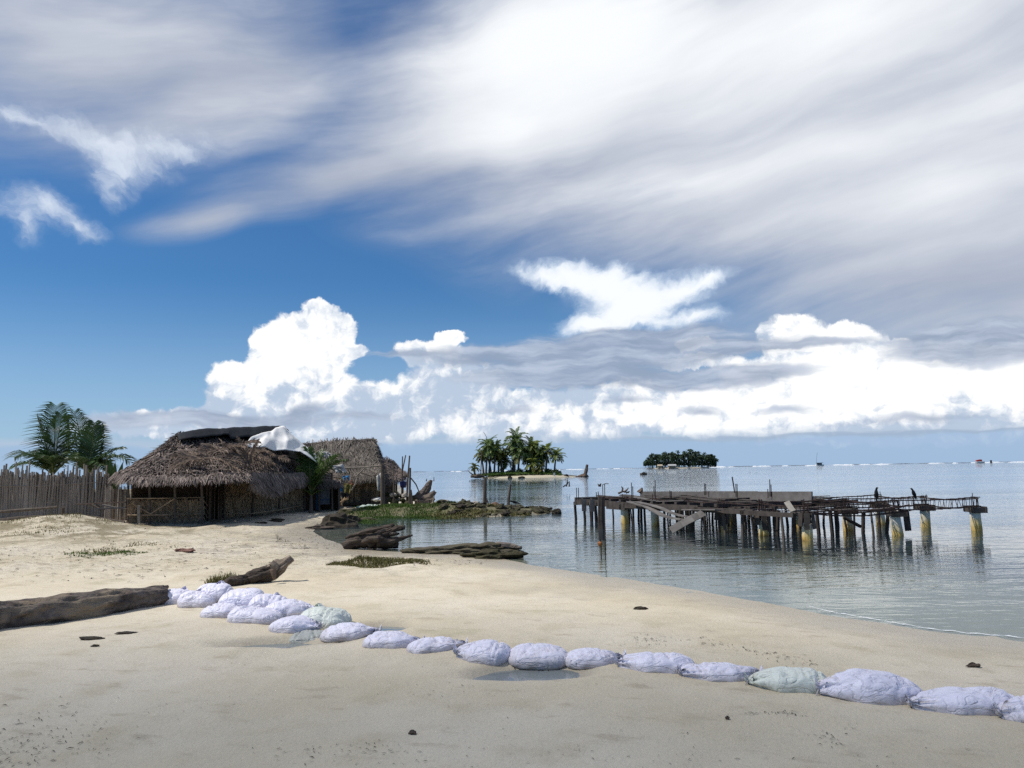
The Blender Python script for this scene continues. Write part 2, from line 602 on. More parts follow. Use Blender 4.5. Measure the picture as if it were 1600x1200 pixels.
M_GRASS = mat('spit_grass', (0.085, 0.145, 0.022), 0.8, (0.045, 0.085, 0.015), 1.0, island=0.5, translucent=0.2)
M_GRASS_DRY = mat('beach_grass', (0.16, 0.145, 0.05), 0.85, (0.10, 0.095, 0.03), 1.4, island=0.5, translucent=0.15)
M_MOSS = mat('weedy_rubble', (0.085, 0.075, 0.032), 0.9, (0.03, 0.028, 0.014), 4.0, bump=0.05)
M_ROCK = mat('coral_rock', (0.13, 0.108, 0.075), 0.9, (0.04, 0.034, 0.022), 4.0, bump=0.06, var2=(0.055, 0.055, 0.022), scale2=3.0, cover2=0.6)
M_ROCK_PALE = mat('pale_coral_rock', (0.52, 0.47, 0.40), 0.9, (0.28, 0.24, 0.19), 5.0, bump=0.05)
M_ROCK_RED = mat('reddish_rock', (0.30, 0.17, 0.13), 0.9, (0.18, 0.10, 0.08), 5.0, bump=0.05)
M_ROCK_DARK = mat('dark_weedy_rock', (0.06, 0.047, 0.03), 0.85, (0.022, 0.018, 0.013), 5.0, bump=0.06)
M_TIMBER = mat('old_shuttering', (0.10, 0.083, 0.072), 0.85, (0.035, 0.029, 0.026), 5.0, bump=0.01, island=0.4)
M_TIMBER_GREY = mat('grey_board', (0.185, 0.17, 0.16), 0.85, (0.10, 0.09, 0.083), 4.0, bump=0.01, island=0.3)
M_PILE = mat('dark_timber_post', (0.075, 0.060, 0.052), 0.85, (0.03, 0.024, 0.021), 6.0, bump=0.012)
M_REBAR = mat('rusty_rebar', (0.055, 0.032, 0.026), 0.8, (0.028, 0.018, 0.016), 20.0)
M_BIRD = mat('black_feathers', (0.012, 0.012, 0.014), 0.5, (0.006, 0.006, 0.008), 20.0)
M_BUOY = mat('rust_orange_float', (0.36, 0.14, 0.04), 0.7, (0.25, 0.09, 0.03), 8.0)
M_WHITEPAINT = mat('white_paint', (0.78, 0.78, 0.76), 0.5, (0.65, 0.65, 0.63), 3.0)
M_REDPAINT = mat('red_paint', (0.60, 0.07, 0.04), 0.5, (0.45, 0.05, 0.03), 3.0)
M_HULL = mat('dark_hull', (0.05, 0.06, 0.08), 0.5, (0.03, 0.035, 0.05), 3.0)
M_LITTER = mat('dark_leaf_litter', (0.05, 0.038, 0.028), 0.9, (0.02, 0.016, 0.012), 9.0, island=0.6)
M_FOAM = mat('surf_foam', (0.82, 0.84, 0.85), 0.9, (0.7, 0.72, 0.74), 3.0)
M_SHRUB = mat('shrub_leaf', (0.04, 0.085, 0.02), 0.6, (0.022, 0.05, 0.014), 2.0, island=0.5, translucent=0.2)


def concrete_column_mat():
    """white painted pier stained ochre towards the tide line"""
    m = bpy.data.materials.new('tide_stained_concrete')
    m.use_nodes = True
    t = m.node_tree
    b = t.nodes['Principled BSDF']
    b.inputs['Roughness'].default_value = 0.8
    g = t.nodes.new('ShaderNodeNewGeometry')
    s = t.nodes.new('ShaderNodeSeparateXYZ')
    t.links.new(g.outputs['Position'], s.inputs[0])
    n = t.nodes.new('ShaderNodeTexNoise')
    n.inputs['Scale'].default_value = 5.0
    n.inputs['Detail'].default_value = 6
    t.links.new(g.outputs['Position'], n.inputs['Vector'])
    ma = t.nodes.new('ShaderNodeMath')
    ma.operation = 'MULTIPLY_ADD'
    t.links.new(n.outputs['Fac'], ma.inputs[0])
    ma.inputs[1].default_value = 0.55
    t.links.new(s.outputs['Z'], ma.inputs[2])
    r = t.nodes.new('ShaderNodeValToRGB')
    e = r.color_ramp.elements
    e[0].position = 0.0
    e[0].color = (0.10, 0.06, 0.02, 1)
    e[1].position = 0.50
    e[1].color = (0.72, 0.69, 0.60, 1)
    for p, c in ((0.08, (0.42, 0.27, 0.07, 1)), (0.22, (0.64, 0.46, 0.16, 1)), (0.36, (0.68, 0.58, 0.38, 1))):
        k = e.new(p)
        k.color = c
    t.links.new(ma.outputs[0], r.inputs['Fac'])
    t.links.new(r.outputs['Color'], b.inputs['Base Color'])
    bp = t.nodes.new('ShaderNodeBump')
    bp.inputs['Distance'].default_value = 0.02
    t.links.new(n.outputs['Fac'], bp.inputs['Height'])
    t.links.new(bp.outputs[0], b.inputs['Normal'])
    return m


M_COLUMN = concrete_column_mat()


def bag_mat(name, base, soil):
    """woven plastic sack: fine weave, wrinkles, sand-stained low down"""
    m = bpy.data.materials.new(name)
    m.use_nodes = True
    t = m.node_tree
    b = t.nodes['Principled BSDF']
    b.inputs['Roughness'].default_value = 0.5
    b.inputs['Specular IOR Level'].default_value = 0.35
    tc = t.nodes.new('ShaderNodeTexCoord')
    s = t.nodes.new('ShaderNodeSeparateXYZ')
    t.links.new(tc.outputs['Object'], s.inputs[0])
    n = t.nodes.new('ShaderNodeTexNoise')
    n.inputs['Scale'].default_value = 9.0
    n.inputs['Detail'].default_value = 7
    n.inputs['Roughness'].default_value = 0.65
    t.links.new(tc.outputs['Object'], n.inputs['Vector'])
    ma = t.nodes.new('ShaderNodeMath')
    ma.operation = 'MULTIPLY_ADD'
    t.links.new(n.outputs['Fac'], ma.inputs[0])
    ma.inputs[1].default_value = 0.13
    t.links.new(s.outputs['Z'], ma.inputs[2])
    r = t.nodes.new('ShaderNodeMapRange')
    r.inputs['From Min'].default_value = 0.07
    r.inputs['From Max'].default_value = 0.20
    t.links.new(ma.outputs[0], r.inputs['Value'])
    mx = t.nodes.new('ShaderNodeMix')
    mx.data_type = 'RGBA'
    t.links.new(r.outputs[0], mx.inputs[0])
    mx.inputs[6].default_value = (*soil, 1)
    mx.inputs[7].default_value = (*base, 1)
    # scattered grime
    n2 = t.nodes.new('ShaderNodeTexNoise')
    n2.inputs['Scale'].default_value = 26.0
    n2.inputs['Detail'].default_value = 4
    t.links.new(tc.outputs['Object'], n2.inputs['Vector'])
    r2 = t.nodes.new('ShaderNodeMapRange')
    r2.inputs['From Min'].default_value = 0.66
    r2.inputs['From Max'].default_value = 0.74
    r2.inputs['To Max'].default_value = 0.35
    t.links.new(n2.outputs['Fac'], r2.inputs['Value'])
    mx2 = t.nodes.new('ShaderNodeMix')
    mx2.data_type = 'RGBA'
    t.links.new(r2.outputs[0], mx2.inputs[0])
    t.links.new(mx.outputs[2], mx2.inputs[6])
    mx2.inputs[7].default_value = (0.20, 0.17, 0.14, 1)
    t.links.new(mx2.outputs[2], b.inputs['Base Color'])
    # wrinkles drawn along the sack
    mp = t.nodes.new('ShaderNodeMapping')
    mp.inputs['Scale'].default_value = (4.0, 22.0, 16.0)
    t.links.new(tc.outputs['Object'], mp.inputs['Vector'])
    n3 = t.nodes.new('ShaderNodeTexNoise')
    n3.inputs['Scale'].default_value = 1.0
    n3.inputs['Detail'].default_value = 2
    n3.inputs['Distortion'].default_value = 0.6
    t.links.new(mp.outputs[0], n3.inputs['Vector'])
    # sharp little creases: ridges where a second noise crosses its mean
    mp2 = t.nodes.new('ShaderNodeMapping')
    mp2.inputs['Scale'].default_value = (5.0, 9.0, 9.0)
    mp2.inputs['Rotation'].default_value = (0.4, 0.3, 0.5)
    t.links.new(tc.outputs['Object'], mp2.inputs['Vector'])
    n4 = t.nodes.new('ShaderNodeTexNoise')
    n4.inputs['Detail'].default_value = 3
    n4.inputs['Scale'].default_value = 1.0
    n4.inputs['Distortion'].default_value = 0.8
    t.links.new(mp2.outputs[0], n4.inputs['Vector'])

    def mth(op, a_, b_):
        k = t.nodes.new('ShaderNodeMath')
        k.operation = op
        for i_, v_ in enumerate((a_, b_)):
            if v_ is None:
                continue
            if hasattr(v_, 'is_linked'):
                t.links.new(v_, k.inputs[i_])
            else:
                k.inputs[i_].default_value = v_
        return k.outputs[0]
    rid = mth('MINIMUM', mth('ABSOLUTE', mth('SUBTRACT', n4.outputs['Fac'], 0.5), None), 0.07)
    hh = mth('ADD', mth('MULTIPLY', rid, 0.10), mth('MULTIPLY', n3.outputs['Fac'], 0.010))
    bp = t.nodes.new('ShaderNodeBump')
    bp.inputs['Strength'].default_value = 0.8
    bp.inputs['Distance'].default_value = 1.0
    t.links.new(hh, bp.inputs['Height'])
    t.links.new(bp.outputs[0], b.inputs['Normal'])
    return m


M_BAG = bag_mat('lavender_sack', (0.78, 0.76, 0.87), (0.34, 0.30, 0.26))
M_BAG_GREEN = bag_mat('greenish_sack', (0.70, 0.735, 0.67), (0.40, 0.38, 0.29))
M_BAG_GREY = bag_mat('muddy_grey_sack', (0.40, 0.42, 0.40), (0.30, 0.28, 0.22))
M_TIE = mat('tie_cord', (0.60, 0.58, 0.60), 0.8, (0.3, 0.28, 0.28), 20)
M_HOLE = mat('hole_shade_patch', (0.02, 0.017, 0.014), 0.95)  # near-black colour that paints the shade inside the torn hole
# ------------------------------------------------------------------ ground
WL = -0.15                                   # water level


def on_plane(px, py, z):
    d = ray(px, py)
    o = Vector((0, 0, CAM_H))
    return o + d * ((z - CAM_H) / d.z)


shore_px = [(1600, 1000), (1520, 994), (1450, 986), (1380, 974), (1300, 963), (1200, 943), (1100, 925), (1000, 908), (900, 893), (835, 884), (800, 876),
            (760, 868), (700, 866), (640, 863), (590, 861), (545, 853), (510, 843), (488, 831), (496, 822), (520, 819), (545, 815), (556, 810), (600, 808.5), (660, 807.5), (700, 808),
            (760, 807.5), (815, 806), (850, 803), (862, 800), (850, 796.5), (800, 793), (745, 790), (720, 787), (700, 785), (675, 783.5), (655, 781), (641, 775), (630, 763), (615, 752)]
SHORE = [on_plane(x, y, WL) for x, y in shore_px]
SHORE = [(p.x, p.y) for p in SHORE]
LAND = [(60, -40), (40, -6), (16, 4.5), (10, 6.6)] + SHORE + [(-20, 100), (-60, 110), (-120, 120), (-200, 60), (-200, -40)]


def sdist(x, y, poly):
    """signed distance (numpy), positive inside"""
    x = np.asarray(x, float)
    y = np.asarray(y, float)
    d2 = np.full(x.shape, 1e18)
    ins = np.zeros(x.shape, bool)
    n = len(poly)
    for i in range(n):
        ax, ay = poly[i]
        bx, by = poly[(i + 1) % n]
        ex, ey = bx - ax, by - ay
        t = np.clip(((x - ax) * ex + (y - ay) * ey) / (ex * ex + ey * ey + 1e-12), 0, 1)
        dx, dy = x - (ax + t * ex), y - (ay + t * ey)
        d2 = np.minimum(d2, dx * dx + dy * dy)
        if by != ay:
            c = ((ay > y) != (by > y)) & (x < (bx - ax) * (y - ay) / (by - ay) + ax)
            ins ^= c
    return np.where(ins, 1, -1) * np.sqrt(d2)


def _hash(ix, iy, k):
    h = np.sin(ix * 127.1 + iy * 311.7 + k * 74.7) * 43758.5453
    return h - np.floor(h)


def vnoise(x, y, k=0.0):
    ix, iy = np.floor(x), np.floor(y)
    fx, fy = x - ix, y - iy
    fx, fy = fx * fx * (3 - 2 * fx), fy * fy * (3 - 2 * fy)
    a, b = _hash(ix, iy, k), _hash(ix + 1, iy, k)
    c, d = _hash(ix, iy + 1, k), _hash(ix + 1, iy + 1, k)
    return (a + (b - a) * fx) * (1 - fy) + (c + (d - c) * fx) * fy - 0.5


def sstep(a, b, x):
    t = np.clip((x - a) / (b - a), 0, 1)
    return t * t * (3 - 2 * t)


def seg_d(x, y, a, b):
    ex, ey = b[0] - a[0], b[1] - a[1]
    t = np.clip(((x - a[0]) * ex + (y - a[1]) * ey) / (ex * ex + ey * ey), 0, 1)
    return np.hypot(x - (a[0] + t * ex), y - (a[1] + t * ey))


_z0 = 0.0
PUDDLES = []                                 # x, y, rx, ry, tilt, level (filled below)
DENTS = []                                   # footprints and scuffs
_r = random.Random(77)
for _k in range(5):                          # five trails of steps
    _x, _y = _r.uniform(-5, 4), _r.uniform(5, 12)
    _a = _r.uniform(-.6, .9) + (PI if _r.random() < .5 else 0)
    for _i in range(14):
        _x += .62 * math.cos(_a)
        _y += .62 * math.sin(_a)
        _a += _r.gauss(0, .12)
        _s = .11 if _i % 2 else -.11
        DENTS.append((_x - _s * math.sin(_a), _y + _s * math.cos(_a), _r.uniform(.08, .13), _r.uniform(.010, .022)))
for _k in range(55):
    DENTS.append((_r.uniform(-7, 6), _r.uniform(4.2, 14), _r.uniform(.07, .2), _r.uniform(.004, .014)))


def height(x, y):
    x = np.asarray(x, float)
    y = np.asarray(y, float)
    d = sdist(x, y, LAND)
    # wobble of the water's edge
    d = d + 0.10 * vnoise(x * 0.9, y * 0.9, 3) * np.clip(np.abs(d) * 2, 0, 1) + 0.05 * vnoise(x * 2.6, y * 2.6, 4)
    dn = np.clip(-d, 0, 1e9)
    h = np.where(d > 0, WL + 0.19 * (1 - np.exp(-np.clip(d, 0, 1e9) / 3.2)) + 0.002 * np.clip(d, 0, 30),
                 WL - 0.045 * np.minimum(dn, 14) - 0.02 * np.clip(dn - 14, 0, 60))
    land = sstep(0.1, 2.5, d)
    h = h + land * (0.085 * vnoise(x * 0.33, y * 0.33, 1) + 0.045 * vnoise(x * 0.85 + 5, y * 0.85, 2) + 0.016 * vnoise(x * 2.3, y * 2.3, 5))
    # rough, trodden sand further back on the left
    rough = sstep(11, 15, y) * sstep(1.0, -2.5, x) * land
    h = h + rough * (0.075 * vnoise(x * 1.7, y * 1.7, 7) + 0.075 * vnoise(x * 4.1, y * 4.1, 8))
    fine = land * sstep(16, 9, y)
    h = h + fine * (0.010 * vnoise(x * 5.2, y * 5.2, 11) + 0.006 * vnoise(x * 11, y * 11, 12))
    # weedy hummock by the fence
    for (cx, cy, r, a) in ((-14.3, 25.5, 1.7, .34), (-16.2, 26.5, 2.2, .22)):
        h = h + a * np.exp(-((x - cx) ** 2 + ((y - cy) * 1.1) ** 2) / (r * r))
    # grassy spit and its bank of rubble
    h = h + 0.27 * np.exp(-(seg_d(x, y, (-5.4, 34.5), (-2.6, 33.8)) / 1.7) ** 2) * sstep(0.0, 0.9, d)
    h = h + 0.12 * np.exp(-(seg_d(x, y, (-2.6, 33.8), (1.2, 34.4)) / 0.9) ** 2) * sstep(-0.2, 0.4, d)
    for (px, py, r, dd) in DENTS:
        q = ((x - px) ** 2 + (y - py) ** 2) / (r * r)
        m = q < 9
        h[m] -= dd * (np.exp(-q[m]) - .35 * np.exp(-(q[m] ** .5 - 1.5) ** 2 * 4))
    for (px, py, rx, ry, tl, dep) in PUDDLES:
        c, s = math.cos(tl), math.sin(tl)
        u, v = ((x - px) * c + (y - py) * s) / rx, (-(x - px) * s + (y - py) * c) / ry
        w = 1 + .55 * vnoise(x * 3.1, y * 6.0, 31) + .35 * vnoise(x * 8, y * 13, 32)
        h = h - dep * np.exp(-(u * u + v * v) ** 1.5 * 0.55 * w * w)
    return h


_lat = []


def make_lattices():
    for (x0, x1, y0, y1, st) in ((-13, 13, 3, 20, .05), (-45, 40, -5, 75, .25)):
        xs = np.arange(x0, x1 + st, st)
        ys = np.arange(y0, y1 + st, st)
        X, Y = np.meshgrid(xs, ys)
        _lat.append((x0, x1, y0, y1, st, height(X.ravel(), Y.ravel()).reshape(X.shape)))


def H(x, y):
    """ground height at one point"""
    for (x0, x1, y0, y1, st, A) in _lat:
        if x0 < x < x1 and y0 < y < y1:
            u, v = (x - x0) / st, (y - y0) / st
            i, j = int(u), int(v)
            u, v = u - i, v - j
            return float((A[j, i] * (1 - u) + A[j, i + 1] * u) * (1 - v) + (A[j + 1, i] * (1 - u) + A[j + 1, i + 1] * u) * v)
    return float(height(np.array([x]), np.array([y]))[0])


H1 = H


def g(px, py, dz=0.0):
    """where the line of sight meets the ground"""
    z = 0.0
    for _ in range(7):
        p = on_plane(px, py, z)
        z = 0.5 * z + 0.5 * max(H(p.x, p.y), WL)
    p = on_plane(px, py, z)
    p.z = z + dz
    return p


make_lattices()
_pud = []
for (px, py, w, hgt) in ((428, 1001, 0.50, 0.17), (592, 975, 0.30, 0.22), (826, 1044, 0.40, 0.20)):
    p = g(px, py)
    _pud.append((p.x, p.y, w, hgt, 0.06, 0.10))
PUDDLES.extend(_pud)
_lat.clear()
make_lattices()


def axis(lo, hi, n, c, b):
    """coordinates crowded about c"""
    tl = -np.arcsinh((c - lo) * b)
    th = np.arcsinh((hi - c) * b)
    t = np.linspace(tl, th, n)
    a = c + np.sinh(t) / b
    a[0], a[-1] = lo, hi
    return a


def build_ground():
    xs = axis(-150, 150, 520, 0.0, 0.30)
    ys = axis(-40, 320, 520, 6.5, 0.30)
    xs = np.concatenate([[-40000, -6000, -900], xs, [900, 6000, 40000]])
    ys = np.concatenate([[-40000, -6000, -900], ys, [900, 6000, 40000]])
    X, Y = np.meshgrid(xs, ys)
    Z = height(X.ravel(), Y.ravel()).reshape(X.shape)
    Z = np.maximum(Z, -2.4)
    v = np.stack([X.ravel(), Y.ravel(), Z.ravel()], 1)
    ny, nx = X.shape
    i = np.arange(ny - 1)[:, None] * nx + np.arange(nx - 1)[None, :]
    f = np.stack([i, i + 1, i + nx + 1, i + nx], -1).reshape(-1, 4)
    me = bpy.data.meshes.new('beach_sand')
    me.vertices.add(len(v))
    me.vertices.foreach_set('co', v.ravel())
    me.loops.add(f.size)
    me.loops.foreach_set('vertex_index', f.ravel())
    me.polygons.add(len(f))
    me.polygons.foreach_set('loop_start', np.arange(0, f.size, 4))
    me.polygons.foreach_set('loop_total', np.full(len(f), 4))
    me.polygons.foreach_set('use_smooth', np.ones(len(f), bool))
    me.update(calc_edges=True)
    o = bpy.data.objects.new('beach_sand', me)
    COL.objects.link(o)
    o['kind'] = 'structure'
    wv = np.zeros(len(v))
    for (px, py, rx, ry, tl, dep) in PUDDLES:
        u, w = (v[:, 0] - px) / rx, (v[:, 1] - py) / ry
        wv = np.maximum(wv, 1 - sstep(1.0, 1.75, np.sqrt(u * u + w * w) + .5 * vnoise(v[:, 0] * 4, v[:, 1] * 7, 9)))
    at = me.attributes.new('damp', 'FLOAT', 'POINT')
    at.data.foreach_set('value', wv)
    m = bpy.data.materials.new('beach_sand')
    m.use_nodes = True
    t = m.node_tree
    Ex.tree = t
    b = t.nodes['Principled BSDF']
    geo = t.nodes.new('ShaderNodeNewGeometry')
    pos = geo.outputs['Position']
    sp = t.nodes.new('ShaderNodeSeparateXYZ')
    t.links.new(pos, sp.inputs[0])
    px, py, pz = (Ex(s) for s in sp.outputs)
    big = noise(pos, 0.35, 4)
    mid = noise(pos, 1.6, 5, .6)
    fin = noise(pos, 34.0, 3, .7)
    grain = noise(pos, 210.0, 2, .7)
    flat = mapping(pos, (0, 0, 0), R(-18), (1.0, 0.45, 1.0), 'TEXTURE')
    drift = noise(flat, 2.2, 5, .6)
    c = mixc(big.step(0.35, 0.65), (0.60, 0.525, 0.385), (0.68, 0.61, 0.485))
    c = mixc(mid.step(0.50, 0.72) * 0.6, c, (0.505, 0.435, 0.30))
    c = mixc(drift.step(0.56, 0.72) * 0.6, c, (0.42, 0.35, 0.25))
    # faint green film of algae
    c = mixc(noise(pos, 0.8, 4).step(0.60, 0.74) * 0.35, c, (0.37, 0.37, 0.22))
    c = mixc(fin.step(0.42, 0.8) * 0.12, c, (0.33, 0.28, 0.21))
    c = mixc(grain.step(0.35, 0.75) * 0.20, c, (0.36, 0.31, 0.24))
    # dark specks and shreds of leaf
    spk = noise(pos, 62.0, 2, .5).step(0.715, 0.735) * noise(pos, 1.3, 3).step(0.45, 0.62)
    c = mixc(spk * 0.4, c, (0.10, 0.075, 0.05))
    # litter of twigs and dead leaves on the trodden part, by the hut and the fence
    back = py.step(11.5, 16.0) * px.step(1.0, -3.0)
    lt = noise(mapping(pos, (0, 0, 0), R(10), (1.0, 0.45, 1.0)), 3.6, 6, .7)
    c = mixc(lt.step(0.51, 0.63) * back * 0.6, c, (0.21, 0.165, 0.105))
    weed = noise(pos, 0.7, 6, .7).step(0.45, 0.56) * py.step(18, 23) * px.step(-8.5, -11.0)
    c = mixc(weed * 0.75, c, (0.175, 0.14, 0.07))
    edge = noise(pos, 1.4, 4) * 0.9
    spit = (py + edge).step(32.3, 33.0) * (px + edge).step(-7.2, -6.4) * py.step(38.2, 37.0)
    c = mixc(spit * 0.9, c, mixc(noise(pos, 2.2, 5, .65).step(0.4, 0.6), (0.075, 0.085, 0.028), (0.13, 0.115, 0.06)))
    # wet rim by the sea, weed and stones on the bed
    atn = t.nodes.new('ShaderNodeAttribute')
    atn.attribute_name = 'damp'
    wet = (pz + (noise(pos, 1.1, 4) - 0.5) * 0.06).step(WL + 0.115, WL + 0.01).max(Ex(atn.outputs['Fac']) * 0.8)
    c = mixc(wet * 0.62, c, (0.27, 0.235, 0.18))
    dn = noise(pos, 0.22, 5, .6)
    deep = (pz + (dn - 0.5) * 0.5).step(WL - 0.10, WL - 0.55)
    c = mixc(deep, c, mixc(dn.step(0.4, 0.62), (0.055, 0.068, 0.070), (0.155, 0.165, 0.150)))
    t.links.new(c, b.inputs['Base Color'])
    rg = wet.step(0, 1, 0.92, 0.35)
    t.links.new(rg.s, b.inputs['Roughness'])
    b.inputs['Specular IOR Level'].default_value = 0.25
    hsum = fin * 0.010 + grain * 0.003 + drift * 0.028 + mid * 0.035 + back * lt * 0.08
    bp = t.nodes.new('ShaderNodeBump')
    bp.inputs['Strength'].default_value = 0.9
    bp.inputs['Distance'].default_value = 1.0
    t.links.new(hsum.s, bp.inputs['Height'])
    t.links.new(bp.outputs[0], b.inputs['Normal'])
    me.materials.append(m)
    return o


def water_mat(name, small=False):
    m = bpy.data.materials.new(name)
    m.use_nodes = True
    t = m.node_tree
    Ex.tree = t
    t.nodes.clear()
    geo = t.nodes.new('ShaderNodeNewGeometry')
    pos = geo.outputs['Position']
    out = t.nodes.new('ShaderNodeOutputMaterial')
    gl = t.nodes.new('ShaderNodeBsdfGlossy')
    gl.inputs['Color'].default_value = (0.95, 0.97, 1.0, 1)
    gl.inputs['Roughness'].default_value = 0.03
    tr = t.nodes.new('ShaderNodeBsdfTransparent')
    tr.inputs['Color'].default_value = (0.80, 0.90, 0.90, 1)
    fr = t.nodes.new('ShaderNodeFresnel')
    fr.inputs['IOR'].default_value = 1.333
    mx = t.nodes.new('ShaderNodeMixShader')
    bp = t.nodes.new('ShaderNodeBump')
    bp.inputs['Strength'].default_value = 1.0
    bp.inputs['Distance'].default_value = 1.0
    if small:
        h = noise(pos, 9.0, 3) * 0.002
    else:
        sp = t.nodes.new('ShaderNodeSeparateXYZ')
        t.links.new(pos, sp.inputs[0])
        # ripples run in from the right, calm by the beach
        r1 = noise(mapping(pos, (0, 0, 0), R(6), (1.5, 0.42, 1.0)), 1.0, 3, .5)
        r2 = noise(mapping(pos, (0, 0, 0), R(-12), (0.42, 0.16, 1.0)), 1.0, 3, .55)
        gust = noise(mapping(pos, (0, 0, 0), R(3), (26.0, 9.0, 1.0)), 1.0, 4, .6).step(0.35, 0.65, 0.35, 1.25)
        far = Ex(sp.outputs[1]).step(8.0, 40.0, 0.5, 1.0) + Ex(sp.outputs[1]).step(60.0, 400.0) * 1.2
        h = (r1 * 0.030 + r2 * 0.012) * gust * far
    t.links.new(h.s, bp.inputs['Height'])
    t.links.new(bp.outputs[0], gl.inputs['Normal'])
    t.links.new(bp.outputs[0], fr.inputs['Normal'])
    # silt and shallow turquoise carried in the sea itself
    df = t.nodes.new('ShaderNodeBsdfDiffuse')
    if small:
        df.inputs['Color'].default_value = (0.30, 0.33, 0.35, 1)  # puddle: reflected sky put into a grey-blue body colour
    else:
        bk = noise(mapping(pos, (0, 0, 0), 0.0, (120.0, 40.0, 1.0)), 1.0, 4, .6)
        t.links.new(mixc(bk.step(0.40, 0.60), (0.045, 0.082, 0.108), (0.11, 0.165, 0.185)), df.inputs['Color'])
    m2 = t.nodes.new('ShaderNodeMixShader')
    if small:
        m2.inputs[0].default_value = 0.55
    else:
        f2 = Ex(sp.outputs[1]).step(8.0, 60.0, 0.10, 0.95)
        t.links.new(f2.s, m2.inputs[0])
    t.links.new(tr.outputs[0], m2.inputs[1])
    t.links.new(df.outputs[0], m2.inputs[2])
    t.links.new(fr.outputs[0], mx.inputs[0])
    t.links.new(m2.outputs[0], mx.inputs[1])
    t.links.new(gl.outputs[0], mx.inputs[2])
    t.links.new(mx.outputs[0], out.inputs['Surface'])
    return m


def build_water():
    b = MB()
    xs = [-40000, -4000, -400, -60, -20, 0, 20, 60, 400, 4000, 40000]
    ys = [-40000, -4000, -400, -40, 0, 10, 20, 40, 80, 200, 800, 4000, 40000]
    b.grid([[(x, y, WL) for x in xs] for y in ys])
    o = b.link('sea_water', water_mat('sea_water'))
    o['kind'] = 'structure'
    wm = water_mat('puddle_water', True)
    for (px, py, rx, ry, tl, dep) in PUDDLES:
        b = MB()
        z = H(px, py) + dep * 0.36
        pts = [(px + rx * 1.35 * math.cos(a), py + ry * 1.35 * math.sin(a), z) for a in np.linspace(0, 2 * PI, 40, endpoint=False)]
        b.add(pts, [tuple(range(40))])
        o = b.link('puddle_water', wm, origin=(px, py, z))
        o['kind'] = 'structure'


build_ground()
build_water()
# ------------------------------------------------------------------ sandbags
BAG_GROUP = 'sandbags laid in a line across the beach'


